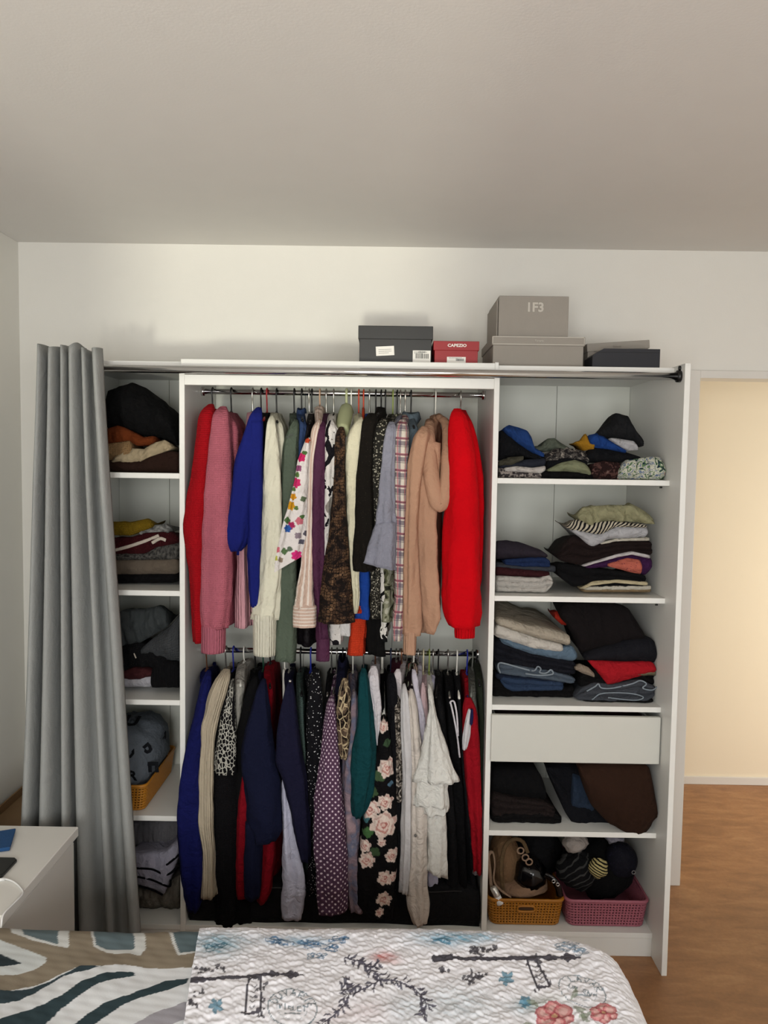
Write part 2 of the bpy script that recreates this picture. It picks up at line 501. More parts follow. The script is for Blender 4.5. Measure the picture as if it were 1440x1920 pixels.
# hanging rails and their sockets
RZ1 = float(at(640, 737.5, 2.78)[2]); RZ2 = float(at(640, 1222, 2.78)[2]); RY = 2.78
for z in (RZ1, RZ2):
    r = tube('hanging_rail', [(d1[1] + .002, RY, z), (-.17, RY, z), (d2[0] - .002, RY, z)], .0095, CHROME, W, 14)
    for x, s in ((d1[1], 1), (d2[0], -1)):
        tube('rail_socket', [(x, RY, z), (x + s * .012, RY, z)], .016, CHROME, r, 14)
for x, y in ((1247, 914), (1233, 1134)):
    p = at(x, y, 2.62); 
    tube('shelf_pin', [(pR[0], 2.62, p[2]), (pR[0] - .008, 2.62, p[2])], .003, DKMETAL, W, 8)

# curtain rod in front of the carcass
CRY = 2.492
zl = float(at(200, 693, CRY)[2]); zr_ = float(at(1280, 703.5, CRY)[2]); zc = (zl + zr_) / 2
CRZ = zc
CRD = thing('curtain_rod', 'long chrome curtain rod across the front of the wardrobe', 'curtain rod', (0, CRY, zc - .012))
tube('rod', [(-1.10, CRY, zc), (0, CRY, zc), (pR[0] - .003, CRY, zc)], .0125, CHROME, CRD, 16)
tube('end_socket', [(pR[0] - .012, CRY, zc), (pR[0], CRY, zc)], .019, DKMETAL, CRD, 16)
tube('socket_screw', [(pR[0] - .005, CRY + .002, zc + .026), (pR[0], CRY + .002, zc + .026)], .008, DKMETAL, CRD, 12)
V = [(-1.057, 2.50, zc - .01), (-1.057, 2.56, zc - .01), (-1.057, 2.56, zc - .09), (-1.054, 2.50, zc - .01), (-1.054, 2.56, zc - .01), (-1.054, 2.56, zc - .09)]
build('bracket', V, [(0, 2, 1), (3, 4, 5), (0, 1, 4, 3), (1, 2, 5, 4), (2, 0, 3, 5)], TRIM, CRD, smooth=False)

# ------------------------------------------------------------------ curtain
CURT = fab('grey_curtain_cloth', '#999b99', 'weave', var=.06, wrinkle=.12)
n_, m_ = 220, 60
us = np.linspace(0, 1, n_)
vs = np.linspace(0, 1, m_)
ztop, zbot = float(at(130, 655, 2.47)[2]), .015
lx = [(655, 73, 188), (760, 69, 194), (900, 62, 203), (1050, 56, 214), (1200, 50, 225), (1350, 44, 235), (1530, 36, 248), (1740, 26, 264), (1800, 24, 268)]
pl = np.array([at(a[1], a[0], 2.45) for a in lx]); pr = np.array([at(a[2], a[0], 2.45) for a in lx])
V = []
ph = 6.2
for v in vs:
    z = ztop + (zbot - ztop) * v
    x0 = np.interp(-z, -pl[:, 2], pl[:, 0]); x1 = np.interp(-z, -pr[:, 2], pr[:, 0])
    uu = us + .018 * np.sin(9 * us + 2) + .012 * np.sin(23 * us + 1.3)
    k = 2 * math.pi * (ph * uu + .10 * v * np.sin(4 * us + 1))
    amp = (.048 + .016 * np.sin(5 * us + 1)) * (1 - .1 * v)
    y = 2.455 + amp * np.sin(k) + .012 * v * np.sin(7 * us + 3 * v) - .012 * v
    x = x0 + (x1 - x0) * (us - .010 * np.sin(2 * k) + .012 * np.sin(3 * us * 6.28 + 1))
    zz = np.full(n_, z)
    if v < .03:
        zz = zz + (.010 * np.sin(k * .5 + 1) + .016 * np.exp(-((us - .62) / .04) ** 2) + .006 * np.sin(17 * us)) * (1 - v / .03)
    V.append(np.stack([x, y, zz], -1))
V = np.array(V).reshape(-1, 3)
uv = []
Fc = grid_faces(m_, n_, False)
uvv = np.stack([np.tile(us * .9, m_), np.repeat(vs * 2, n_)], -1)
for f in Fc: uv += [uvv[i] for i in f]
cu = build('curtain', V, Fc, CURT, uv=uv)
md = cu.modifiers.new('cloth_thickness', 'SOLIDIFY'); md.thickness = .002
tag(cu, 'grey pleated floor-length curtain gathered at the left end of the wardrobe', 'curtain')

# ------------------------------------------------------------------ boxes on top of the wardrobe
def paper_sticker(name, px, Y, parent, rot=0.0, bars=True, txt=None):
    x0, y0, x1, y1 = px
    a, b_ = at(x0, y0, Y), at(x1, y1, Y)
    cx, cz = (a[0] + b_[0]) / 2, (a[2] + b_[2]) / 2; hw, hh = (b_[0] - a[0]) / 2, (a[2] - b_[2]) / 2
    def R(V):
        V = np.array(V, float); c, s = math.cos(rot), math.sin(rot)
        dx, dz = V[:, 0].copy(), V[:, 2].copy()
        V[:, 0] = cx + c * dx - s * dz; V[:, 2] = cz + s * dx + c * dz; V[:, 1] += Y
        return V
    V, Fc = box_vf(-hw, hw, -.0012, 0, -hh, hh, .0003)
    s = build(name, R(V), Fc, STK, parent, smooth=False)
    if bars:
        vf = []
        r_ = random.Random(len(name) + int(x0)); x = -hw * .7 if bars is True else -hw * .05
        while x < hw * .8:
            wd = r_.uniform(.0006, .002); vf.append(box_vf(x, x + wd, -.0018, -.0012, -hh * .35, hh * .45, .0001)); x += wd + r_.uniform(.0006, .0018)
        V, Fc = merge(*vf); build('barcode', R(V), Fc, BLACKP, s, smooth=False)
    vf = []
    for k, (fx0, fx1, fz) in enumerate([(-.8, .5, .72), (-.8, .1, .5)] if bars else [(-.7, .6, .3), (-.7, .7, -.1), (-.7, .3, -.45)]):
        x = fx0
        while x < fx1:
            vf.append(box_vf(x * hw, (x + .1) * hw, -.0017, -.0012, (fz - .05) * hh, (fz + .06) * hh, .0001)); x += .16
    V, Fc = merge(*vf); build('print', R(V), Fc, GREYP, s, smooth=False)
    if txt:
        lettering('number', txt, hh * .42, (cx, Y - .0016, cz + hh * .72), BLACKP, s)
    return s
STK = mat('sticker_paper', '#e9e7e0', .6); GREYP = mat('grey_print', '#6a6a68', .7)
def shoe_box(label, px, Y, dep, body, lid, lidy, tilt=0.0, rimw=.004, cat='box', lidside=None, name='shoe_box', rotz=0.0):
    x0, y0, x1, y1 = px
    a, b_ = at(x0, y0, Y), at(x1, y1, Y); zl = at((x0 + x1) / 2, lidy, Y)[2]
    zb = ZT + .0225 if y1 > 670 and x0 < 925 else (ZT + .0165 if y1 > 670 else b_[2])
    t = thing(name, label, cat, ((a[0] + b_[0]) / 2, Y + dep / 2, zb))
    box('carton', a[0] + rimw, b_[0] - rimw, Y + rimw, Y + dep - rimw, zb, max(zl, a[2] - .006) - .002, body, t, b=.0012)
    V, Fc = box_vf(a[0], b_[0], Y, Y + dep, zl, a[2], .0012)
    if tilt:
        V = np.array(V); c = V.mean(0); V = (V - c) @ np.array(Matrix.Rotation(tilt, 3, 'Y')).T + c
    build('lid', V, Fc, lid, t, smooth=False)
    return t, zb
BKB = mat('black_carton', '#171715', .45, var=.1); RDB = mat('red_carton', '#96161c', .5, var=.06)
GRB = mat('grey_carton', '#938d84', .7, var=.05, bump=('noise', 200, .1)); GRL = mat('grey_carton_edge', '#bdb8ae', .7)
NVB = mat('navy_carton', '#15171f', .6, var=.1)
t, zb = shoe_box('black lidded shoebox with two white stickers on top of the wardrobe', (672, 610, 811, 680), 2.60, .28, BKB, BKB, 636)
paper_sticker('sticker', (705, 649, 739, 667), 2.6035, t, rot=.06, bars=False)
paper_sticker('sticker', (774, 657, 807, 680), 2.6035, t, txt='192328')
t, zb = shoe_box('small red shoebox with white CAPEZIO lettering beside the black shoebox', (813, 639, 898, 681), 2.60, .27, RDB, RDB, 657)
p = at(857, 648, 2.60); lettering('lettering', 'CAPEZIO', .0135, (p[0], 2.599, p[2]), STK, t, bold=.0005, sx=1.15)
paper_sticker('sticker', (838, 669, 873, 681), 2.6035, t, bars='right')
t, zb = shoe_box('large grey storage box with pale-edged lid under a smaller grey box', (923, 630, 1096, 683), 2.60, .30, GRB, GRB, 648)
a, b_ = at(923, 630, 2.6), at(1096, 648, 2.6)
V, Fc = merge(box_vf(a[0], b_[0], 2.598, 2.6, b_[2], b_[2] + .003), box_vf(a[0], b_[0], 2.598, 2.6, a[2] - .003, a[2]), box_vf(a[0], a[0] + .003, 2.598, 2.6, b_[2], a[2]), box_vf(b_[0] - .003, b_[0], 2.598, 2.6, b_[2], a[2]))
build('lid_edging', V, Fc, GRL, t, smooth=False)
p = at(1011, 639, 2.6); lettering('lettering', 'Tamaris', .009, (p[0], 2.599, p[2]), GRL, t)
bigtop = float(a[2])
x0, x1 = at(936, 555, 2.62)[0], at(1067, 555, 2.62)[0]; zt = at(1000, 555, 2.62)[2]
t = thing('shoe_box', 'plain grey box with faint raised lettering, topmost of the grey stack', 'box', ((x0 + x1) / 2, 2.75, bigtop))
box('carton', x0, x1, 2.62, 2.88, bigtop + .0006, zt, GRB, t)
box('lid_flap', x0 - .006, x0 - .001, 2.63, 2.88, bigtop + .001, zt - .012, GRB, t)
p = at(1003, 577, 2.62); lettering('lettering', '1F3', .042, (p[0], 2.619, p[2]), GRL, t, bold=.001)
t, zb = shoe_box('flat grey box with a crooked lid behind the navy box', (1101, 640, 1217, 684), 2.68, .25, GRB, GRB, 656, tilt=-.075)
p = at(1158, 649, 2.67); lettering('lettering', 'Tamaris', .009, (p[0], 2.6735, p[2]), GRB, t, ry=-.06)
# navy box with a cut corner
x0, x1, xc = at(1107, 660, 2.6)[0], at(1232, 660, 2.6)[0], at(1128, 657, 2.6)[0]; z0 = ZT + .0165; z1 = at(1180, 656.5, 2.6)[2]
prof = [(x0, z0), (x1, z0), (x1, z1), (xc, z1), (x0 + .008, z1 - .018), (x0, z1 - .026)]
V = [(x, 2.57, z) for x, z in prof] + [(x, 2.675, z) for x, z in prof]; k = len(prof)
Fc = [tuple(range(k)), tuple(range(2 * k - 1, k - 1, -1))] + [((i + 1) % k, i, i + k, (i + 1) % k + k) for i in range(k)]
t = thing('gift_box', 'low dark navy box in front of the crooked-lidded grey box', 'box', ((x0 + x1) / 2, 2.62, z0))
build('carton', V, Fc, NVB, t, smooth=False)
box('lid_seam', x0 + .004, x1 - .0005, 2.5692, 2.57, z1 - .0125, z1 - .0115, BLACKP, t, b=.0002)

# ------------------------------------------------------------------ nightstand and things on it
NZ = .55
nc = atz(147, 1550, NZ); nf = atz(6, 1717, NZ)
nx1, ny1, ny0 = float(nc[0]), float(nc[1]), float(nf[1]); nx0 = XL + .012
NSM = mat('white_lacquer', '#e6e4de', .35, var=.01)
N = thing('nightstand', 'white nightstand with one drawer between bed and curtain', 'nightstand', ((nx0 + nx1) / 2, (ny0 + ny1) / 2, 0))
box('top', nx0, nx1, ny0, ny1, NZ - .03, NZ, NSM, N, b=.002)
box('carcass', nx0 + .005, nx1 - .035, ny0 + .008, ny1 - .008, .14, NZ - .0305, NSM, N)
dr = box('drawer_front', nx1 - .034, nx1 - .012, ny0 + .006, ny1 - .006, .19, NZ - .046, NSM, N, b=.002)
for x in (nx0 + .03, nx1 - .07):
    for y in (ny0 + .03, ny1 - .05): box('leg', x, x + .035, y, y + .035, 0, .1395, NSM, N)
P_ = [atz(x, y, NZ) for x, y in ((-12, 1566), (29, 1559.5), (18, 1596), (-12, 1600))]
V = [(p[0], p[1], NZ + .0005) for p in P_] + [(p[0] * 1 + .002, p[1], NZ + .012) for p in P_]
o = build('spectacle_case', V, [(3, 2, 1, 0), (4, 5, 6, 7)] + [(i, (i + 1) % 4, (i + 1) % 4 + 4, i + 4) for i in range(4)], mat('blue_felt', '#1d4a7a', .9, bump=('noise', 200, .3)), smooth=False)
tag(o, 'flat blue cloth case lying on the nightstand top', 'case')
md = o.modifiers.new('rounding', 'BEVEL'); md.width = .003; md.segments = 2
P_ = [atz(x, y, NZ) for x, y in ((-14, 1612), (28, 1613), (32, 1617), (4, 1647), (-14, 1652))]
k = len(P_)
t = thing('mobile_phone', 'black mobile phone lying on the nightstand beside a white cable', 'phone', (P_[0][0], P_[0][1], NZ))
V = [(p[0], p[1], NZ + .0005) for p in P_] + [(p[0], p[1], NZ + .009) for p in P_]
o = build('case', V, [tuple(range(k))[::-1], tuple(range(k, 2 * k))] + [(i, (i + 1) % k, (i + 1) % k + k, i + k) for i in range(k)], mat('phone_case', '#151716', .35), t, smooth=False)
md = o.modifiers.new('rounding', 'BEVEL'); md.width = .002; md.segments = 2
c = np.mean(P_, 0)
V = [(c[0] + (p[0] - c[0]) * .9, c[1] + (p[1] - c[1]) * .9, NZ + .0095) for p in P_]
V += [(v[0], v[1], NZ + .0091) for v in V]
build('screen', V, [tuple(range(k)), tuple(range(k, 2 * k))[::-1]] + [(i + k, (i + 1) % k + k, (i + 1) % k, i) for i in range(k)], mat('phone_glass', '#05070a', .06), t, smooth=False)
t = thing('charging_cable', 'thin white charging cable looping over the nightstand edge', 'cable', (nx1 - .3, ny0 + .1, NZ))
pts = [atz(x, y, NZ + .003) for x, y in ((-10, 1651), (8, 1648), (25, 1653), (38, 1664), (42.5, 1676))]
pts += [(pts[-1][0] - .002, pts[-1][1] - .05, NZ + .0035)]
q = pts[-1]; e = np.array([nx1 + .004, q[1] - .045, NZ + .004])
pts += [e, e + np.array([.004, -.02, -.02]), e + np.array([.0, -.04, -.08]), e + np.array([-.004, -.06, -.17])]
tube('cable', spline(pts, 60), .0024, mat('white_rubber', '#e8e8e6', .5), t, 8)
p0, p1 = atz(-8, 1651.5, NZ + .004), atz(9, 1648, NZ + .004)
tube('plug', [p0, (p0 + p1) / 2, p1], .0045, mat('white_rubber'), t, 10)

# cardboard box and black bag in the corner behind the nightstand
ct = float(at(35, 1465, 3.0)[2])
CARD = mat('brown_card', '#8d6f4e', .8, var=.2, bump=('noise', 60, .2))
t = thing('cardboard_box', 'brown cardboard box in the corner behind the nightstand', 'box', (-1.28, 2.8, 0))
box('carton', XL + .012, -1.16, 2.62, 2.99, 0.001, ct - .03, CARD, t, b=.002)
box('flap', XL + .014, XL + .020, 2.62, 2.99, ct - .032, ct + .002, CARD, t, b=.001)
box('flap', XL + .022, -1.17, 2.985, 2.991, ct - .032, ct + .004, CARD, t, b=.001)
r = np.array([[a, b_] for a in np.linspace(0, math.pi, 9) for b_ in np.linspace(0, 2 * math.pi, 16, endpoint=False)])
V = np.stack([-1.408 + .034 * np.sin(r[:, 0]) * np.cos(r[:, 1]), 2.655 + .03 * np.sin(r[:, 0]) * np.sin(r[:, 1]), ct - .030 + .034 + .034 * np.cos(r[:, 0]) + .003 * np.sin(3 * r[:, 1])], -1)
o = build('cloth_pouch', V, grid_faces(9, 16, True), fab('black_pouch_cloth', '#0d0d0e'))
tag(o, 'small black cloth pouch on the brown cardboard box', 'pouch')
# ------------------------------------------------------------------ hanging clothes
HC = {'black': mat('hanger_black', '#0b0b0c', .4), 'red': mat('hanger_red', '#a8262a', .4), 'orange': mat('hanger_orange', '#c4401c', .4),
      'blue': mat('hanger_blue', '#22309a', .4), 'white': mat('hanger_white', '#e6e4da', .4), 'cream': mat('hanger_cream', '#d9cfae', .45),
      'green': mat('hanger_green', '#1f4a38', .4), 'wire': mat('hanger_wire', '#b9b6b0', .25, .9), 'pale green': mat('hanger_pale_green', '#b9bf94', .7),
      'copper': mat('hanger_copper', '#9a6a52', .3, .8), 'peach': mat('hanger_peach', '#c9a184', .5), 'lime': mat('hanger_lime', '#8f9c52', .5),
      'grey': mat('hanger_grey', '#6f716b', .7), 'navy': mat('hanger_navy', '#1c2440', .5)}
def hanger(hx, colr, rail, carries, zs, drop=.06, label=None, thick=.0034, xf=None, arm=1.0):
    """hook over the rail, twisted neck, two sloping arms and a trouser bar; hx = world x on the rail"""
    rz = RZ1 if rail == 1 else RZ2
    m = HC[colr]
    zn = rz - drop
    t = thing('clothes_hanger', label or f'{colr} hanger carrying the {carries}', 'hanger', (hx, RY, zs - .02), 'hangers on the upper rail' if rail == 1 else 'hangers on the lower rail')
    r = .0135
    pts = [(hx, RY + r * math.cos(a), rz + r * math.sin(a) * 1.05) for a in np.linspace(-.5, math.pi, 10)]
    pts += [(hx, RY - r, rz - .012), (hx, RY - .008, rz - .026), (hx, RY, zn + .008), (hx, RY, zn)]
    tube('hook', pts, thick * .8, m, t, 8)
    xf = hx if xf is None else xf
    for s in (-1, 1):
        e = (hx + (xf - hx) * (1 if s < 0 else -.6), RY + s * .185, zs - .005)
        tube('arm', spline([(hx, RY, zn + .004), (hx, RY + s * .03, zn - .006), (hx + (e[0] - hx) * .5, RY + s * .11, (zn + e[2]) / 2 - .004), e], 10), [thick * 1.2 * arm, thick * 1.4 * arm, thick * 1.2 * arm], m, t, 8)
    tube('trouser_bar', [(hx + (xf - hx) * .9, RY - .17, zs - .02), (hx, RY, zs - .024), (hx - (xf - hx) * .5, RY + .17, zs - .02)], thick, m, t, 6)
    return t
HY_ = .195
def rows_w(rows, Y):
    P0 = np.array([at(r[1], r[0], Y) for r in rows]); P1 = np.array([at(r[2], r[0], Y) for r in rows])
    return (P0[:, 2] + P1[:, 2]) / 2, (P0[:, 0] + P1[:, 0]) / 2, (P1[:, 0] - P0[:, 0]) / 2
_gs = [0]
def garment(name, label, cat, hook, hcol, short, rail, m, sleeve=None, body=None, sm=None, Ys=2.555, Yb=2.60, hem=None, rx=.016, rys=.040, fold=.004,
            kf=4, cuff=None, collar=None, bfold=.005, drop=.075, noneck=False, hlabel=None, paint=None, spaint=None, n=30, nohanger=False, hz=None, bm=None, slant=0.0, arm=1.0, sname='sleeve', rear=True, thick=.0034):
    _gs[0] += 1; seed = _gs[0] * 13
    rz = RZ1 if rail == 1 else RZ2
    ref = body if body is not None else sleeve
    Z, X, RXw = rows_w(ref, Yb if body is not None else Ys)
    hx = float(at(hook, 737 if rail == 1 else 1222, RY)[0])
    hx = min(max(hx, d1[1] + .012), d2[0] - .012)
    zs = float(Z[0])
    zn = rz - drop
    zs = min(zs, zn - .03)
    if body is None:
        zh = float(at(hook, hem, Yb)[2]) if hem else Z[-1] + .06
        zz = np.linspace(zs, zh, 8); Xb = np.interp(-zz, -Z, X); Xb = np.clip(Xb, hx - .07, hx + .07)
        Rb = np.full(8, rx)
    else:
        zz, Xb, Rb = np.minimum(Z, zs), X, np.maximum(RXw, .006)
    zbase = float(zz[-1])
    t = thing(name, label, cat, (hx, RY, zbase), 'clothes on the upper rail' if rail == 1 else 'clothes on the lower rail')
    # body: shoulders rise from both sides to the neck at the rail
    topz = [zn, zn - (zn - zs) * .35, zn - (zn - zs) * .7]
    if noneck: topz = [zs + .012, zs + .008, zs + .004]
    Zb = np.concatenate([topz, zz]); CX = np.concatenate([[hx] * 1, [hx * .6 + Xb[0] * .4], [hx * .3 + Xb[0] * .7], Xb]); RXb = np.concatenate([[min(.016, Rb[0])] * 3, Rb])
    RYb = np.concatenate([[.045, .095, .150] if not noneck else [.12, .16, .18], [HY_ - .008], [HY_] * (len(zz) - 1)])
    yf = RY - HY_
    fx = lambda z: np.interp(-z, -Zb, CX)
    def shear(Y, z):
        k = np.clip((Y - yf) / (RY - yf), 0, 1.0)
        return (hx - fx(z)) * k
    V, Fc, uv = loft_vf(Zb, CX, [RY] * len(Zb), RXb, RYb, n=40, p=(3.2 if body is not None else 2.2), fold=bfold, kf=kf + 3, seed=seed, shear=shear, endround=False, m_=None)
    lo, hi = d1[1] + .003, d2[0] - .003
    ins = V[:, 1] > CY0 - .004
    V[:, 0] = np.where(ins, np.clip(V[:, 0], lo, hi), V[:, 0]); V[:, 1] = np.minimum(V[:, 1], CY1 - .012)
    colb = paint(V) if paint else None
    build('body', V, Fc, bm or m, t, uv, colb)
    if sleeve is not None:
        Zs_, Xs, Rs = rows_w(sleeve, Ys)
        r0 = Rs[0]
        Zq = np.concatenate([[Zs_[0] + r0 * .5], Zs_]); Xq = np.concatenate([[Xs[0]], Xs]); Rq = np.concatenate([[r0 * .45], np.maximum(Rs, .004)])
        ry = np.minimum(rys, np.maximum(Rq * 1.1, .014)); ry[0] *= .6
        Yq = np.full(len(Zq), Ys); Yq[0] = min(Yb, Ys + .03)
        V, Fc, uv = loft_vf(Zq, Xq, Yq, Rq, ry, n=n, p=2.3, fold=fold, kf=kf, seed=seed + 1, m_=(230 if spaint else None), slant=slant)
        ins = V[:, 1] > CY0 - .004
        V[:, 0] = np.where(ins, np.clip(V[:, 0], lo, hi), V[:, 0])
        cs = spaint(V) if spaint else None
        s = build(sname, V, Fc, sm or m, t, uv, cs)
        if cuff:
            cm, y0, y1, x0, x1 = cuff
            a, b_ = at(x0, y0, Ys), at(x1, y1, Ys)
            zc_ = np.linspace(a[2], b_[2], 6); cx = (a[0] + b_[0]) / 2; rr = (b_[0] - a[0]) / 2
            V, Fc, uv = loft_vf(zc_, [cx] * 6, [Ys] * 6, np.array([.98, 1, 1, 1, 1, .96]) * rr, [min(rys, rr * 1.1)] * 6, n=24, p=2.3, fold=.0015, kf=5, seed=seed + 2)
            build('cuff', V, Fc, cm, s, uv)
        if rear:
            L = len(Zq); zr2 = np.linspace(zs + .01, zs - .42, 8)
            V, Fc, uv = loft_vf(zr2, np.full(8, hx - (Xs[0] - hx) * .3), np.full(8, min(RY + HY_ - .02, 2.965)), [.01] + [.018] * 7, [.012] + [.026] * 7, n=16, p=2.2, fold=.003, kf=4, seed=seed + 5, m_=14)
            V[:, 0] = np.clip(V[:, 0], lo, hi); V[:, 1] = np.minimum(V[:, 1], CY1 - .010)
            build(sname, V, Fc, sm or m, t, uv)
    if collar:
        cm, w_, h_ = collar
        th = np.linspace(0, 2 * math.pi, 25)[:-1]
        V = []
        for k, (g, zz_) in enumerate([(.8, zn - .012), (1.0, zn + h_), (1.12, zn + h_ * .9), (1.35, zn - .004)]):
            for a in th:
                V.append((hx + w_ * g * math.cos(a), RY - .004 + .052 * g * math.sin(a), zz_ - (.028 * max(0, -math.sin(a)) ** 3 if k == 3 else 0) - (.012 * max(0, -math.sin(a)) ** 2)))
        uvc = []
        Fc = grid_faces(4, 24, True)
        for f in Fc: uvc += [(V[i][1], V[i][2]) for i in f]
        o = build('collar', V, Fc, cm, t, uvc)
        md = o.modifiers.new('cloth_thickness', 'SOLIDIFY'); md.thickness = .002
    if not nohanger:
        hanger(hx, hcol, rail, short, zs, drop, hlabel, xf=float(np.clip(Xb[0], hx - .03, hx + .03)), thick=thick, arm=arm)
    return t
def front_part(name, rows, Y, ry, m, parent, fold=.003, kf=4, n=28, p=2.2, seed=1, paint=None, m_=None, slant=0.0):
    Z, X, Rr = rows_w(rows, Y)
    V, Fc, uv = loft_vf(Z, X, [Y] * len(Z), np.maximum(Rr, .003), np.minimum(ry, np.maximum(Rr * 1.1, .008)), n=n, p=p, fold=fold, kf=kf, seed=seed, m_=m_, slant=slant)
    return build(name, V, Fc, m, parent, uv, paint(V) if paint else None)

# ---- vertex-painted prints: motifs given where they lie on the cloth
def painter(base, motifs, Y):
    """motifs: (x, y, radius_px, colour, petals)"""
    mm = []
    for x, y, r, c, pe in motifs:
        p = at(x, y, Y); mm.append((p[0], p[2], r * Y / F, np.array(lin(c)), pe))
    def f(V):
        col = np.tile(np.array(lin(base)), (len(V), 1))
        for x, z, r, c, pe in mm:
            dx, dz = V[:, 0] - x, V[:, 2] - z; d = np.hypot(dx, dz); a = np.arctan2(dz, dx)
            rr = r * (1 + .13 * np.sin(pe * a + x * 90) + .05 * np.sin(2.3 * pe * a + z * 70)) if pe else r
            k = (d < rr) & (V[:, 1] < RY)
            col[k] = c
        return col
    return f

# ================= upper rail, left to right
PINK = fab('dusty_pink_knit', '#b0616f', 'knit'); RED1 = fab('red_knit', '#a00a16', 'knit')
garment('sweater', 'deep red bell-sleeved sweater at the left end of the upper rail', 'sweater', 399, 'black', 'deep red bell-sleeved sweater', 1, RED1,
        sleeve=[(762, 382, 402), (776, 374, 404), (833, 367, 402), (890, 360, 400), (948, 347, 398), (985, 340, 396), (1019, 344, 392), (1062, 354, 390), (1120, 358, 388), (1177, 359, 390), (1203, 361, 388)], Ys=2.565, hem=1180,
        collar=(RED1, .012, .012), fold=.003)
garment('sweater', 'dusty pink knitted sweater with long ribbed cuffs', 'sweater', 434, 'black', 'dusty pink sweater', 1, PINK,
        sleeve=[(768, 402, 428), (800, 397, 432), (862, 390, 436), (919, 384, 437), (976, 380, 438), (1034, 377, 438), (1091, 376, 437), (1148, 376, 431), (1177, 380, 425)], Ys=2.545, body=[(778, 416, 452), (810, 418, 460), (870, 416, 460), (940, 406, 450), (1060, 400, 444), (1170, 396, 438)], Yb=2.63,
        cuff=(fab('dusty_pink_rib', '#a95f6e', 'rib'), 1172, 1222, 378, 423))
garment('top', 'pale pink ribbed top showing below the blue sweater', 'top', 474, 'wire', 'pale pink ribbed top', 1, fab('pale_pink_rib', '#cf9aa2', 'rib'),
        body=[(860, 452, 470), (1000, 440, 467), (1030, 437, 467), (1110, 435, 469), (1177, 432, 472)], Yb=2.60)
BLU = fab('royal_blue_knit', '#171f6a', 'fleece')
t = garment('sweater', 'royal blue puff-sleeved sweater on the upper rail', 'sweater', 490, 'black', 'royal blue puff-sleeved sweater', 1, BLU,
        sleeve=[(768, 472, 492), (805, 460, 490), (862, 441, 486), (919, 436, 476), (976, 427, 472), (1010, 423, 470), (1024, 427, 462), (1033, 434, 452)], Ys=2.552, hem=1040, rear=True)
front_part('front_panel', [(790, 466, 494), (919, 463, 494), (1034, 463, 491), (1111, 465, 488), (1137, 470, 485)], 2.552, .03, BLU, t, seed=8)
garment('top', 'black top squeezed between the blue and cream sweaters', 'top', 501, 'red', 'black top beside the cream sweater', 1, fab('black_jersey', '#0f0f11'),
        body=[(785, 488, 503), (870, 490, 502), (1100, 480, 500)], Yb=2.61)
CRM = fab('cream_cable_knit', '#d9d6c2', 'cable')
t = garment('sweater', 'cream cable-knit sweater hanging beside the royal blue one', 'sweater', 519, 'black', 'cream cable-knit sweater', 1, CRM,
        sleeve=[(782, 500, 516), (805, 499, 520), (862, 494, 526), (919, 493, 528), (976, 491, 528), (1034, 489, 527), (1091, 487, 526), (1140, 480, 524), (1160, 476, 522)], Ys=2.555, body=[(790, 508, 540), (830, 512, 545), (900, 508, 540), (1000, 500, 530), (1165, 494, 524)], Yb=2.63,
        cuff=(fab('cream_rib', '#d6d3c1', 'rib'), 1150, 1227, 475, 519), fold=.005)
t = garment('sweatshirt', 'grey-green sweatshirt with faint lettering on the shoulder', 'sweatshirt', 552, 'black', 'grey-green sweatshirt', 1, fab('grey_green_jersey', '#545f52'),
        sleeve=[(790, 546, 560), (833, 532, 558), (890, 528, 557), (948, 527, 557), (1071, 524, 557), (1160, 518, 557), (1236, 513, 557)], Ys=2.575, hem=1100)
for i, ch in enumerate('NEW'):
    p = at(539 + i * 4, 820 + i * -2, 2.535); lettering('lettering', ch, .012, (p[0], 2.532, p[2]), BLACKP, t, ry=.5)
garment('shirt', 'denim blue shirt half hidden behind the floral kimono', 'shirt', 566, 'black', 'denim blue shirt', 1, fab('denim_blue', '#35486f', 'weave'),
        body=[(784, 561, 577), (805, 557, 581), (870, 556, 570), (1000, 556, 570)], Yb=2.61, collar=(fab('denim_blue'), .012, .02))
garment('top', 'long black top with its hem below the striped blouse', 'top', 585, 'black', 'long black top', 1, fab('black_satin', '#100c10', rough=.6),
        body=[(792, 574, 588), (830, 566, 584), (1000, 560, 590), (1150, 556, 592), (1209, 553, 594)], Yb=2.60)
# floral kimono
fl = painter('#dfd9d6', [(577, 826, 5, '#c04a2a', 5), (572, 850, 5, '#4d6b3a', 3), (566, 858, 8, '#c22660', 5), (561, 878, 6, '#8a4b70', 4), (558, 890, 5, '#5d7d45', 3), (556, 905, 9, '#c62d66', 6), (552, 917, 4, '#58733f', 3),
      (551, 931, 6, '#c98a1c', 5), (547, 948, 8, '#c8901e', 6), (557, 952, 4, '#56703c', 3), (570, 935, 5, '#5d6b52', 4), (540, 975, 6, '#4e6d40', 4), (548, 984, 7, '#a02a55', 5), (541, 990, 7, '#2d5aa5', 6), (563, 976, 7, '#c26a78', 5), (568, 968, 4, '#4d6b3a', 3),
      (560, 1003, 6, '#8b7d86', 4), (520, 1030, 6, '#c76a78', 5), (517, 1046, 5, '#b5b54e', 4), (535, 1032, 6, '#55704a', 4), (545, 1028, 5, '#5c6a58', 3), (557, 1040, 9, '#d0307a', 6), (528, 1048, 5, '#8a7a6a', 4), (574, 1000, 5, '#54515c', 4), (566, 1015, 5, '#5a5866', 4)], 2.53)
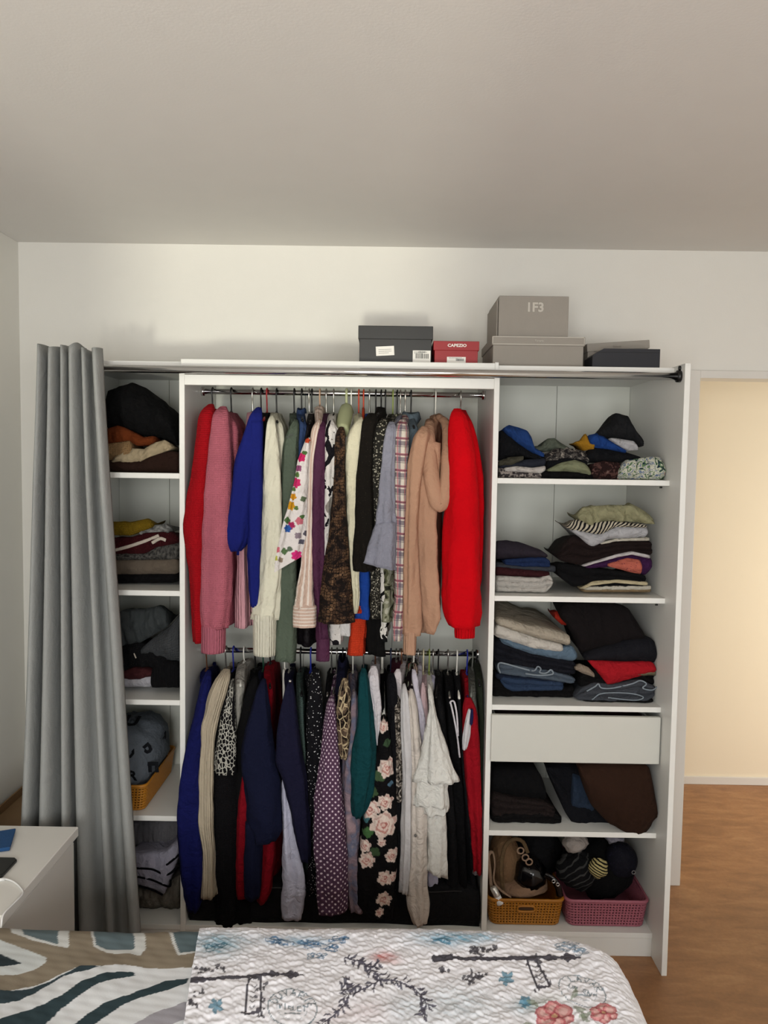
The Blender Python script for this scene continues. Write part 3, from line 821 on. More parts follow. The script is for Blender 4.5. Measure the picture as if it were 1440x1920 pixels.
garment('kimono', 'white floral kimono blouse with bright flowers and a wide sleeve', 'blouse', 580, 'wire', 'white floral kimono blouse', 1, fab('floral_print_cloth', '#dfd9d6', vcol=True, var=.05),
        sleeve=[(822, 574, 582), (862, 559, 580), (919, 548, 578), (976, 531, 577), (1019, 519, 574), (1045, 515, 569), (1058, 514, 566)], Ys=2.530, hem=1000, slant=.6, spaint=fl, paint=lambda V: np.tile(np.array(lin('#dfd9d6')), (len(V), 1)), n=120, rys=.022, fold=.003)
STR = fab('striped_knit_cloth', '#d8c0b0', pat=p_stripe([(0, '#cdb2a2'), (.72, '#e2d6cb')], 26, 'X', 2.0), var=.08)
t = garment('blouse', 'long pale pink striped blouse with a banded hem', 'blouse', 600, 'peach', 'pale pink striped blouse', 1, STR,
        sleeve=[(792, 588, 606), (805, 584, 602), (862, 577, 592), (976, 574, 590), (1062, 566, 590), (1120, 556, 592), (1140, 553, 592)], Ys=2.550, hem=1100,
        cuff=(fab('banded_hem_cloth', '#d8c0b0', pat=p_stripe([(0, '#cdb2a2'), (.8, '#e6dcd2')], 28, 'Y')), 1134, 1174, 550, 594), drop=.05)
PLUM = fab('plum_chiffon', '#4c2740', rough=.7)
garment('blouse', 'sheer plum chiffon blouse with a narrow long sleeve', 'blouse', 612, 'wire', 'sheer plum blouse', 1, PLUM,
        sleeve=[(794, 597, 613), (805, 593, 613), (862, 585, 613), (919, 583, 613), (1034, 583, 612), (1100, 588, 610), (1150, 593, 611), (1200, 595, 614)], Ys=2.556, hem=1120,
        cuff=(PLUM, 1196, 1238, 594, 618))
BW = fab('black_white_print', '#cfcbc6', pat=p_noise([(0, '#17151a'), (.44, '#d9d5d0'), (.60, '#8d8880')], 16, 4, 1.2, 1, .7), var=.06)
garment('blouse', 'white blouse with black brush print beside the snakeskin top', 'blouse', 626, 'wire', 'black and white print blouse', 1, BW,
        sleeve=[(792, 611, 630), (805, 609, 635), (862, 608, 632), (920, 608, 628), (976, 609, 624), (1040, 609, 620)], Ys=2.556, body=[(790, 611, 632), (862, 609, 632), (976, 609, 628), (1100, 611, 640), (1165, 613, 648), (1208, 615, 646)], Yb=2.60)
SNK = fab('snakeskin_print', '#4a382c', pat=lambda nt: nt.mix(nt.math('LESS_THAN', nt.vor(nt.uv(1, .75), 130, .5, 'DISTANCE_TO_EDGE').outputs['Distance'], .09),
      nt.ramp(nt.noise(nt.uv(), 26, 3, 1.2).outputs[0], [(0, '#1a1412'), (.42, '#3c2c22'), (.52, '#5e4632'), (.66, '#7a5f47')]), '#171210'), var=.1)
t = garment('top', 'brown snakeskin-print top flaring towards its hem', 'top', 650, 'pale green', 'brown snakeskin-print top', 1, SNK,
        sleeve=[(806, 628, 650), (833, 626, 648), (890, 626, 648), (948, 621, 649), (1005, 616, 651), (1062, 608, 655), (1120, 603, 660), (1166, 600, 662)], Ys=2.540, hem=1120, fold=.004,
        hlabel='wide pale green padded hanger carrying the snakeskin top', rear=True, sname='side_panel', drop=.06, thick=.006, arm=3.2)
garment('blouse', 'cream blouse with draped sleeve beside the snakeskin top', 'blouse', 673, 'orange', 'cream draped blouse', 1, fab('cream_viscose', '#d8d3b8'),
        sleeve=[(786, 668, 684), (805, 655, 682), (833, 646, 676), (890, 647, 672), (948, 649, 671), (1034, 654, 672), (1120, 659, 672), (1150, 660, 668)], Ys=2.558, hem=1100)
garment('sweater', 'black textured sweater with nubbly wool', 'sweater', 715, 'black', 'black textured sweater', 1, fab('black_boucle', '#17140f', 'tuft', pat=p_vor([(0, '#3c372c'), (.14, '#14110d')], 150), var=.1),
        sleeve=[(782, 682, 712), (805, 675, 702), (890, 669, 699), (976, 667, 701), (1040, 666, 701), (1070, 666, 700)], Ys=2.552, body=[(778, 692, 722), (820, 688, 712), (900, 682, 702), (1060, 678, 700)], Yb=2.63, drop=.05)
TW = fab('silver_tweed', '#6d6a60', 'tuft', pat=p_vor([(0, '#c9c5b4'), (.22, '#6a665a'), (.4, '#24231f')], 135), var=.05)
garment('blouse', 'grey speckled tweed-look blouse beside the black sweater', 'blouse', 737, 'lime', 'grey speckled blouse', 1, TW,
        sleeve=[(790, 708, 732), (805, 700, 728), (862, 696, 722), (948, 694, 716), (1060, 696, 712), (1160, 698, 710)], Ys=2.565, hem=1100, hlabel='thin green hanger carrying the grey speckled blouse')
GB = fab('grey_blue_crepe', '#8b8c99')
t = garment('blouse', 'grey-blue blouse with a flounced bell sleeve', 'blouse', 751, 'wire', 'grey-blue bell-sleeved blouse', 1, GB,
        sleeve=[(795, 725, 743), (833, 720, 740), (890, 714, 739), (948, 710, 741), (984, 706, 743)], Ys=2.540, hem=1040, rys=.03)
front_part('flounce', [(980, 706, 743), (991, 702, 744), (1034, 690, 744), (1062, 683, 744)], 2.537, .034, GB, t, fold=.005, kf=6, seed=5, slant=-.25)
garment('top', 'olive camouflage-print top with only its hem showing', 'top', 745, 'black', 'camouflage-print top', 1, fab('camouflage_cloth', '#5a5d4a', pat=p_noise([(0, '#2a2a22'), (.42, '#55573f'), (.5, '#8f8f78'), (.6, '#b8b6a4')], 22, 2, 1.5)),
        body=[(830, 718, 740), (1000, 706, 742), (1062, 704, 743), (1165, 703, 742)], Yb=2.60)
PLD = fab('plaid_flannel', '#cfc5b8', pat=p_plaid('#d3cabd', [('X', 11, .80, '#6e6270', .75, 0), ('Y', 6.0, .82, '#55495c', .7, 0), ('X', 11, .93, '#a8606a', .8, 1.6), ('Y', 6.0, .95, '#9a4f5e', .85, 1.9), ('Y', 12, .97, '#4a4450', .6, .5)]), var=.05)
garment('shirt', 'cream and plum plaid flannel shirt', 'shirt', 760, 'wire', 'plaid flannel shirt', 1, PLD,
        sleeve=[(792, 744, 766), (805, 739, 767), (862, 738, 764), (919, 739, 763), (976, 740, 764), (1034, 741, 764), (1120, 741, 763), (1150, 737, 760), (1170, 735, 758), (1200, 738, 753)], Ys=2.552, hem=1140)
DEN = fab('faded_denim', '#5e6c76', 'weave')
garment('shirt', 'faded denim shirt with its collar showing beside the hoodie', 'shirt', 771, 'black', 'faded denim shirt', 1, DEN,
        body=[(800, 762, 790), (870, 764, 786), (1100, 762, 786)], Yb=2.62, collar=(DEN, .026, .022), drop=.085)
BG = fab('beige_fleece', '#b28b72', 'fleece')
t = garment('hoodie', 'beige hooded sweatshirt with the hood hanging forward', 'hoodie', 817, 'white', 'beige hoodie', 1, BG,
        sleeve=[(805, 785, 808), (819, 775, 806), (862, 766, 800), (919, 762, 790), (976, 759, 784), (1062, 757, 784), (1148, 755, 786), (1190, 756, 784)], Ys=2.538, hem=1180, rx=.03,
        cuff=(fab('beige_rib', '#b58f77', 'rib'), 1184, 1226, 757, 781), fold=.005)
front_part('front_panel', [(830, 784, 826), (919, 778, 822), (976, 777, 818), (1062, 780, 820), (1120, 784, 824), (1160, 787, 826), (1186, 790, 812)], 2.570, .04, BG, t, fold=.007, seed=3)
hp = [at(x, y, Y) for x, y, Y in ((806, 790, 2.66), (803, 830, 2.56), (808, 890, 2.54), (818, 938, 2.535), (828, 946, 2.535), (837, 920, 2.54), (841, 860, 2.56), (838, 800, 2.64), (822, 780, 2.72))]
tube('hood', spline(hp, 40), [.012, .019, .021, .020, .018, .02, .02, .014, .010], BG, t, 14, 1.3)
RDF = fab('bright_red_fleece', '#c8000f', 'fleece')
t = garment('sweater', 'bright red sweater with a full sleeve at the right end of the upper rail', 'sweater', 864, 'wire', 'bright red full-sleeved sweater', 1, RDF,
        sleeve=[(772, 847, 872), (804, 842, 883), (833, 842, 889), (890, 842, 896), (948, 837, 898), (1005, 831, 899), (1062, 828, 900), (1120, 826, 901), (1155, 828, 901), (1172, 838, 897)], Ys=2.548, body=[(785, 856, 888), (830, 862, 902), (900, 868, 912), (1000, 868, 912), (1120, 862, 906)], Yb=2.63, rys=.055, fold=.005, kf=3, drop=.055,
        cuff=(fab('red_rib', '#c0000f', 'rib'), 1164, 1194, 852, 890))
# hems that show beneath the front row
garment('top', 'royal blue top showing under the black textured sweater', 'top', 693, 'wire', 'royal blue top', 1, fab('cobalt_jersey', '#1f479c'),
        body=[(830, 674, 698), (1050, 664, 700), (1110, 663, 700), (1161, 662, 700)], Yb=2.60)
ORG = fab('orange_knit', '#c33a1e', 'knit')
t = garment('cardigan', 'orange knitted cardigan with cuffs hanging below the blue top', 'cardigan', 682, 'orange', 'orange cardigan', 1, ORG,
        sleeve=[(1140, 664, 690), (1160, 658, 688), (1195, 654, 686), (1226, 651, 684)], Ys=2.632, hem=1150, hz=None, rear=False, noneck=True)
front_part('sleeve', [(1150, 684, 702), (1165, 684, 701), (1194, 684, 700)], 2.635, .03, ORG, t, seed=4)
garment('blouse', 'plain white blouse with its cuff showing under the snakeskin top', 'blouse', 659, 'white', 'plain white blouse', 1, fab('white_cotton', '#d8d6d4'),
        body=[(830, 640, 660), (1100, 634, 660), (1192, 630, 660)], Yb=2.605)
garment('dress', 'white dress with black leaf print ending above the lower rail', 'dress', 723, 'black', 'white and black leaf-print dress', 1, fab('leaf_print', '#d8d4cc', pat=p_noise([(0, '#121212'), (.47, '#dcd8d0')], 24, 3, 1.5)),
        body=[(830, 700, 722), (1100, 700, 728), (1200, 701, 728)], Yb=2.61)
garment('cardigan', 'black fluffy cardigan hem beside the orange cuffs', 'cardigan', 705, 'black', 'black fluffy cardigan', 1, fab('black_fluff', '#0b0a0a', 'tuft'),
        body=[(830, 690, 716), (1150, 686, 722), (1226, 687, 724)], Yb=2.62, bfold=.007)

# ================= lower rail, left to right
garment('dress', 'royal navy long-sleeved dress at the left end of the lower rail', 'dress', 388, 'copper', 'royal navy dress', 2, fab('navy_velvet', '#10154e'),
        sleeve=[(1266, 380, 396), (1286, 376, 396), (1343, 363, 392), (1400, 348, 386), (1458, 339, 384), (1515, 334, 384), (1572, 336, 384), (1630, 341, 386), (1687, 350, 378), (1708, 355, 371)], Ys=2.556, hem=1690, rys=.05)
garment('cardigan', 'beige fine-knit cardigan between the navy dress and the black knit', 'cardigan', 424, 'wire', 'beige fine-knit cardigan', 2, fab('beige_knit', '#b3a792', 'rib', var=.1),
        sleeve=[(1266, 408, 434), (1272, 405, 430), (1300, 392, 424), (1329, 386, 414), (1360, 375, 406), (1383, 378, 402), (1429, 372, 400), (1486, 371, 400), (1544, 370, 402), (1587, 379, 404), (1630, 381, 405), (1678, 378, 407)], Ys=2.545, hem=1600, rys=.03)
CH = fab('chain_knit', '#111013', 'knit', pat=lambda nt: nt.mix(nt.math('MULTIPLY', nt.math('LESS_THAN', nt.vor(nt.uv(1, .6, .3), 105, .8, 'DISTANCE_TO_EDGE').outputs['Distance'], .09),
     nt.math('GREATER_THAN', nt.noise(nt.uv(3, .4), 9, 1).outputs[0], .46)), '#0f0e11', '#b8b6ac'))
t = garment('sweater', 'black sweater with white chain-knit shoulders', 'sweater', 438, 'blue', 'black and white chain-knit sweater', 2, fab('black_knit', '#0d0c0f', 'knit'),
        sleeve=[(1282, 424, 440), (1315, 414, 442), (1372, 405, 445), (1400, 402, 446), (1444, 399, 446)], sm=CH, Ys=2.565, hem=1700)
front_part('front_panel', [(1436, 399, 446), (1520, 400, 446), (1640, 402, 446), (1730, 404, 446)], 2.575, .03, fab('black_knit'), t, seed=2)
garment('blouse', 'light grey blouse between the chain-knit sweater and the black coat', 'blouse', 458, 'white', 'light grey blouse', 2, fab('light_grey_jersey', '#a8a59c'),
        body=[(1270, 441, 468), (1300, 439, 460), (1343, 440, 456), (1450, 442, 458)], Yb=2.63, drop=.045)
garment('coat', 'long black coat behind the navy sweater', 'coat', 479, 'black', 'long black coat', 2, fab('black_wool', '#09090b', 'fleece'),
        sleeve=[(1276, 468, 488), (1315, 457, 484), (1372, 444, 480), (1458, 444, 474), (1560, 444, 472), (1700, 444, 474), (1735, 446, 474)], Ys=2.585, hem=1735)
garment('dress', 'crimson dress showing either side of the navy sweater', 'dress', 507, 'black', 'crimson dress', 2, fab('crimson_jersey', '#7d0818'),
        body=[(1275, 498, 516), (1323, 490, 515), (1463, 450, 508), (1560, 443, 518), (1640, 442, 517), (1678, 443, 508), (1688, 460, 500)], Yb=2.60, drop=.05)
rd = [o for o in bpy.data.objects if o.get('label', '').startswith('crimson dress')][0]
front_part('skirt_panel', [(1450, 452, 470), (1500, 446, 470), (1560, 443, 468), (1640, 442, 466), (1680, 443, 464)], 2.566, .03, fab('crimson_jersey'), rd, seed=14)
front_part('skirt_panel', [(1545, 492, 512), (1570, 492, 516), (1600, 491, 518), (1630, 488, 514), (1680, 478, 508), (1690, 482, 500)], 2.566, .03, fab('crimson_jersey'), rd, seed=15)
NVY = fab('navy_fine_knit', '#10142c', 'fleece')
t = garment('sweater', 'large navy sweater on a green hanger, overlapping the crimson dress', 'sweater', 494, 'green', 'large navy sweater', 2, NVY,
        sleeve=[(1282, 484, 500), (1315, 476, 504), (1372, 458, 512), (1429, 448, 520), (1472, 457, 528), (1540, 462, 528), (1561, 466, 526), (1572, 470, 516)], Ys=2.540, hem=1540, rys=.045, fold=.006)
front_part('sleeve', [(1540, 461, 494), (1572, 460, 493), (1630, 458, 492), (1680, 459, 489)], 2.542, .035, NVY, t, seed=6)
IND = fab('indigo_knit', '#15152c', 'fleece')
t = garment('jacket', 'indigo jacket with its sleeve swinging to the right', 'jacket', 543, 'wire', 'indigo jacket', 2, IND,
        sleeve=[(1282, 537, 549), (1315, 529, 555), (1372, 519, 561), (1429, 516, 569), (1458, 530, 575), (1515, 546, 579), (1572, 555, 583), (1612, 563, 582)], Ys=2.533, hem=1450, rys=.035)
p = at(543, 1279, 2.50); tube('button', [(p[0], 2.512, p[2]), (p[0], 2.506, p[2])], .005, CHROME, t, 10)
garment('blouse', 'white crinkled blouse hanging below the indigo jacket', 'blouse', 534, 'white', 'white crinkled blouse', 2, fab('white_crinkle', '#c3c4d8', 'fine'),
        sleeve=[(1452, 530, 538), (1486, 528, 546), (1544, 529, 554), (1601, 530, 564), (1640, 531, 571), (1687, 528, 572), (1716, 531, 566)], Ys=2.555, hem=1640, fold=.006, kf=6, noneck=True)
garment('cardigan', 'slim grey-green cardigan left of the white-speckled black dress', 'cardigan', 564, 'black', 'slim grey-green cardigan', 2, fab('sage_grey_knit', '#4a5a55', 'knit'),
        body=[(1270, 560, 572), (1315, 555, 574), (1372, 557, 576), (1486, 570, 580), (1600, 572, 584), (1640, 572, 588)], Yb=2.60)
garment('dress', 'black dress with white speckles on a blue hanger', 'dress', 583, 'blue', 'white-speckled black dress', 2, fab('speckled_black', '#101014', pat=p_vor([(0, '#d0cfd0'), (.20, '#101014')], 115, 1)),
        sleeve=[(1264, 580, 602), (1343, 574, 607), (1458, 575, 600), (1572, 580, 596), (1640, 578, 596), (1676, 578, 596)], Ys=2.578, hem=1640)
garment('top', 'plain black top between the speckled dress and the polka-dot dress', 'top', 622, 'wire', 'plain black top', 2, fab('black_crepe', '#0b0b0d'),
        body=[(1300, 606, 622), (1372, 603, 622), (1500, 596, 618), (1650, 596, 620)], Yb=2.61)
DOT = fab('polka_dot_cloth', '#57394f', pat=p_vor([(0, '#d9c8d2'), (.22, '#543a50')], 66, 0.0, rot=.785), var=.12)
garment('dress', 'purple polka-dot dress with white dots', 'dress', 632, 'wire', 'purple polka-dot dress', 2, DOT,
        sleeve=[(1312, 614, 630), (1343, 610, 633), (1400, 604, 637), (1458, 598, 641), (1486, 593, 643), (1572, 591, 647), (1640, 594, 650), (1690, 597, 650), (1703, 600, 648)], Ys=2.542, hem=1660, rys=.05, fold=.005, kf=5)
garment('jacket', 'dark navy jacket with only its collar in view', 'jacket', 643, 'black', 'dark navy jacket', 2, fab('dark_navy_cotton', '#14152c'),
        body=[(1268, 632, 652), (1300, 628, 650), (1500, 630, 650)], Yb=2.65, collar=(fab('dark_navy_cotton'), .013, .02), drop=.035)
LEO = fab('chain_print', '#5f4f40', pat=lambda nt: nt.mix(nt.math('LESS_THAN', nt.vor(nt.uv(1, .8), 42, 1, 'DISTANCE_TO_EDGE').outputs['Distance'], .055), nt.ramp(nt.noise(nt.uv(), 30, 3, 1).outputs[0], [(0, '#1d1712'), (.45, '#57473a'), (.6, '#8b7760')]), '#c0ae8c'))
garment('blouse', 'tan and black chain-print blouse with a short sleeve', 'blouse', 650, 'wire', 'tan chain-print blouse', 2, LEO,
        sleeve=[(1282, 636, 656), (1315, 632, 658), (1372, 631, 658), (1405, 634, 656), (1420, 640, 652)], Ys=2.528, hem=1400, rys=.03, fold=.005)
WC = fab('watercolour_cloth', '#9a7d8e', pat=p_noise([(.25, '#b0969b'), (.45, '#85757f'), (.58, '#6c7188'), (.7, '#a59a9e')], 17, 4, .8, interp='LINEAR'))
t = garment('dress', 'long pink and lilac watercolour-print dress', 'dress', 662, 'white', 'pink and lilac watercolour dress', 2, WC,
        sleeve=[(1305, 654, 672), (1315, 652, 673), (1372, 647, 672), (1429, 642, 668), (1486, 640, 670), (1544, 644, 672), (1630, 648, 670), (1680, 651, 676), (1705, 655, 682)], Ys=2.562, hem=1680, fold=.005)
TEAL = fab('teal_crepe', '#0c3d42')
garment('blouse', 'teal blouse with a gathered balloon sleeve', 'blouse', 682, 'wire', 'teal balloon-sleeved blouse', 2, TEAL,
        sleeve=[(1262, 672, 690), (1286, 673, 694), (1343, 670, 700), (1400, 662, 706), (1430, 660, 706), (1458, 659, 702), (1490, 657, 697), (1515, 659, 690), (1530, 664, 680)], Ys=2.532, hem=1460, rys=.04, fold=.006, kf=4)
WSH = fab('white_poplin', '#cfcbd0')
garment('shirt', 'white shirt with drooping collar beside the teal blouse', 'shirt', 704, 'copper', 'white shirt beside the teal blouse', 2, WSH,
        sleeve=[(1258, 692, 710), (1272, 690, 708), (1315, 696, 711), (1372, 702, 711), (1395, 705, 710)], Ys=2.556, hem=1340, drop=.04)
# black dress with roses
rose = []
def R_(x, y, r):
    rose.extend([(x, y, r, '#d9c6bb', 6), (x + r * .12, y - r * .06, r * .80, '#c4a198', 5), (x + r * .05, y, r * .70, '#e0d0c5', 5), (x - r * .05, y + r * .1, r * .52, '#bd8a80', 4), (x, y + r * .02, r * .42, '#e0c8bd', 4), (x + r * .05, y, r * .26, '#b0706a', 3), (x, y, r * .15, '#dcbcb0', 0)])
for a in ((700, 1480, 9, '#3d5236', 4), (712, 1450, 10, '#43583c', 4), (690, 1555, 10, '#42663c', 4), (704, 1590, 9, '#3c5236', 4), (686, 1530, 7, '#3f6a70', 4), (726, 1392, 7, '#3b5038', 4), (722, 1500, 8, '#3c4f36', 4), (732, 1466, 5, '#55748a', 4)): rose.append(a)
for a in ((718, 1362, 11), (726, 1436, 17), (694, 1512, 18), (722, 1498, 15), (719, 1540, 25), (684, 1580, 12), (688, 1606, 15), (735, 1600, 13), (716, 1572, 8), (722, 1640, 14), (720, 1680, 14), (712, 1704, 8), (738, 1640, 10)): R_(*a)
rp = painter('#0c0b0d', rose, 2.55)
t = garment('dress', 'black dress printed with large cream and pink roses', 'dress', 717, 'white', 'black rose-print dress', 2, fab('rose_print_cloth', '#0c0b0d', vcol=True, var=.05),
        sleeve=[(1350, 712, 726), (1400, 706, 733), (1458, 698, 739), (1515, 684, 744), (1572, 676, 745), (1630, 669, 745), (1687, 668, 740), (1713, 690, 736)], Ys=2.562, hem=1700, paint=rp, spaint=rp, n=150, rys=.04, fold=.004, drop=.07, hlabel='curved white plastic hanger carrying the black rose-print dress', thick=.006, sname='front_panel')
garment('coat', 'slim black coat right of the rose-print dress', 'coat', 733, 'navy', 'slim black coat', 2, fab('black_gabardine', '#0e0e12'),
        sleeve=[(1270, 725, 742), (1343, 729, 746), (1429, 735, 748), (1540, 742, 752), (1640, 744, 756), (1700, 744, 756)], Ys=2.575, hem=1700)
garment('top', 'burgundy top just behind the white pointed collar', 'top', 743, 'wire', 'burgundy top', 2, fab('burgundy_cotton', '#45182a'),
        body=[(1262, 730, 748), (1300, 732, 748), (1500, 738, 750)], Yb=2.66, drop=.03)
garment('blouse', 'grey snake-print blouse left of the white shirts', 'blouse', 750, 'wire', 'grey snake-print blouse', 2, fab('grey_snake', '#6f675e', pat=p_noise([(0, '#211e1c'), (.45, '#6d655c'), (.58, '#bdb5aa')], 40, 3, 2)),
        sleeve=[(1310, 738, 752), (1343, 738, 756), (1400, 740, 758), (1443, 741, 756), (1500, 743, 756)], Ys=2.572, hem=1440)
garment('shirt', 'white shirt with a tall pointed collar', 'shirt', 753, 'copper', 'white shirt with a pointed collar', 2, fab('white_linen', '#cdc6c8'),
        sleeve=[(1258, 740, 753), (1272, 736, 754), (1300, 740, 754), (1330, 744, 753)], Ys=2.60, hem=1400, drop=.035, rys=.02)
garment('blouse', 'sheer white blouse with beaded shoulder seam', 'blouse', 763, 'wire', 'sheer white beaded blouse', 2, fab('white_voile', '#c9c7c8', 'tuft'),
        sleeve=[(1290, 752, 764), (1315, 751, 768), (1372, 751, 774), (1429, 754, 780), (1486, 755, 778), (1572, 754, 776), (1640, 752, 774), (1672, 750, 770)], Ys=2.556, hem=1640, fold=.005, kf=6)
garment('blouse', 'dark floral blouse with a coral flower at its collar', 'blouse', 773, 'wire', 'dark floral blouse', 2, fab('dark_floral', '#221418', pat=p_flowers('#1c1216', ['#c9776a', '#9aa08c', '#d8bfae', '#7a3a3e'], 38, .4)),
        body=[(1266, 754, 790), (1300, 758, 780), (1400, 760, 776)], Yb=2.66, drop=.032)
garment('shirt', 'cream shirt whose long sleeve reaches lowest on the rail', 'shirt', 776, 'white', 'cream long-sleeved shirt', 2, fab('cream_linen', '#cfc6bd'),
        sleeve=[(1300, 765, 778), (1335, 768, 785), (1429, 771, 794), (1515, 771, 798), (1601, 770, 797), (1650, 766, 797), (1687, 766, 799), (1715, 772, 800), (1733, 780, 797)], Ys=2.545, hem=1600, fold=.005, rys=.03)
p = at(779, 1567, 2.51); tube('button', [(p[0], 2.513, p[2]), (p[0], 2.508, p[2])], .0045, GREYP, bpy.data.objects[[o.name for o in bpy.data.objects if o.get('label', '').startswith('cream shirt whose')][0]], 10)
garment('shirt', 'lavender-white shirt with a small pointed collar', 'shirt', 784, 'wire', 'lavender-white shirt', 2, fab('lavender_white', '#c5c0cc'),
        sleeve=[(1262, 770, 782), (1295, 776, 786), (1343, 783, 796), (1398, 788, 800), (1500, 790, 802)], Ys=2.575, hem=1500, drop=.04, rys=.025)
garment('blouse', 'pale pink blouse with fine patterned weave', 'blouse', 794, 'cream', 'pale pink blouse', 2, fab('pale_pink_voile', '#c4aaae'),
        sleeve=[(1284, 787, 799), (1315, 784, 801), (1386, 790, 801), (1450, 794, 802)], Ys=2.59, hem=1500)
WR = fab('white_chiffon', '#d9d8d2', rough=.8)
t = garment('blouse', 'white tiered ruffle-sleeved blouse in front of the black dresses', 'blouse', 805, 'lime', 'white tiered ruffle blouse', 2, WR,
        sleeve=[(1290, 801, 810), (1326, 807, 814), (1372, 799, 826), (1429, 788, 843), (1455, 781, 854), (1464, 779, 858)], Ys=2.522, hem=1500, rys=.03, fold=.006, kf=6)
front_part('ruffle', [(1455, 779, 840), (1480, 777, 839), (1500, 775, 841), (1509, 773, 842)], 2.532, .03, WR, t, fold=.006, kf=7, seed=3)
front_part('ruffle', [(1495, 783, 836), (1515, 788, 840), (1524, 796, 836)], 2.540, .026, WR, t, fold=.006, kf=7, seed=9)
front_part('front_panel', [(1505, 797, 836), (1572, 797, 836), (1615, 797, 836), (1634, 797, 836)], 2.556, .03, WR, t, fold=.005, kf=6, seed=12, slant=-.5)
garment('blouse', 'pale lilac blouse with its hem below the ruffle blouse', 'blouse', 812, 'wire', 'pale lilac blouse', 2, fab('pale_lilac', '#b9b7cc'),
        body=[(1330, 803, 812), (1500, 797, 822), (1624, 796, 824), (1698, 795, 827)], Yb=2.59)
BD = fab('black_viscose', '#0d0d0f', rough=.8)
garment('dress', 'black sleeveless dress right behind the white ruffle blouse', 'dress', 822, 'black', 'black sleeveless dress', 2, BD,
        body=[(1266, 811, 826), (1315, 812, 836), (1458, 826, 852), (1560, 834, 862), (1700, 836, 866), (1738, 836, 868)], Yb=2.592)
t = garment('dress', 'black dress with a looped white trim at the armhole', 'dress', 840, 'wire', 'white-trimmed black dress', 2, fab('black_ponte', '#0a0a0c'),
        body=[(1290, 836, 852), (1343, 838, 858), (1458, 846, 872), (1560, 852, 880), (1700, 856, 888), (1736, 858, 890)], Yb=2.586)
tr = [at(x, y, 2.565) for x, y in ((862, 1420), (858, 1385), (852, 1350), (846, 1322), (844, 1317), (849, 1314), (853, 1320), (857, 1345), (859, 1380))]
tube('trim', spline(tr, 40), .0032, WSH, t, 8)
garment('dress', 'dark grey dress with a thin white edge beside the red jersey', 'dress', 857, 'white', 'dark grey dress', 2, fab('dark_grey_ponte', '#18181b'),
        body=[(1300, 856, 866), (1372, 860, 870), (1458, 866, 878), (1600, 880, 892), (1720, 884, 898)], Yb=2.60)
RJ = fab('red_jersey', '#900b1a', 'fine')
t = garment('jersey', 'red jersey with white and navy side stripes', 'jersey', 876, 'blue', 'red jersey', 2, RJ,
        sleeve=[(1318, 868, 890), (1343, 868, 895), (1400, 868, 899), (1458, 872, 901), (1544, 881, 903), (1600, 886, 904), (1634, 888, 904)], Ys=2.575, hem=1600, rys=.045, sname='front_panel')
front_part('white_stripe', [(1330, 878, 884), (1350, 872, 883), (1380, 868, 881), (1405, 868, 874)], 2.545, .022, fab('white_stripe_cloth', '#c9c8cc'), t, seed=2)
front_part('navy_stripe', [(1330, 882, 887), (1345, 881, 888), (1358, 881, 886)], 2.540, .022, fab('navy_stripe_cloth', '#1b1c46'), t, seed=2)
front_part('cuff', [(1632, 888, 904), (1638, 889, 904)], 2.575, .03, fab('grey_cuff', '#6a6466'), t, seed=2)
garment('cardigan', 'grey cardigan with a rounded shoulder above the red jersey', 'cardigan', 886, 'grey', 'grey cardigan', 2, fab('warm_grey_knit', '#5d5e58', 'knit'),
        body=[(1296, 872, 890), (1320, 874, 896), (1500, 884, 898)], Yb=2.64, drop=.055)
garment('top', 'dark green lace top at the right end of the lower rail', 'top', 898, 'black', 'dark green lace top', 2, fab('dark_green_lace', '#23291f', 'tuft'),
        body=[(1262, 888, 902), (1330, 892, 903), (1500, 894, 904)], Yb=2.67, drop=.03)
# folded black storage bag filling the wardrobe floor under the clothes
xs = np.linspace(d1[1] + .006, d2[0] - .006, 50); ys = np.linspace(2.58, 2.99, 14)
zt = ZBASE + .001
V = []; 
prof = [(2.575, 0), (2.566, .03), (2.565, .09), (2.572, .125), (2.60, .142), (2.70, .15), (2.85, .15), (2.97, .14), (2.99, .12), (2.99, 0)]
for x in xs:
    e = min((x - xs[0]) / .03, (xs[-1] - x) / .03, 1) ** .5 * .2 + .8
    for j, (y, z) in enumerate(prof):
        k = vnoise(x * 9, j * .9, 5)
        V.append((x, min(y + (.006 * k if j < 5 else 0), 2.995), zt + z * e + (.010 * vnoise(x * 6, y * 8, 9) if z > .1 else 0) + (0 if z else 0)))
k = len(prof)
Fc = grid_faces(50, k, True) + [tuple(range(k)), tuple(range(50 * k - 1, 49 * k - 1, -1))]
Fc = [f[::-1] for f in Fc]
bg = thing('storage_bag', 'long black fabric storage bag on the wardrobe floor under the clothes', 'bag', (-.17, 2.78, zt))
build('bag_body', V, Fc, fab('black_canvas', '#121214', 'fine', rough=.8), bg)
tube('zip', [(x, 2.567, zt + .125 + .003 * math.sin(x * 30)) for x in np.linspace(xs[3], xs[-4], 30)], .002, DKMETAL, bg, 6)
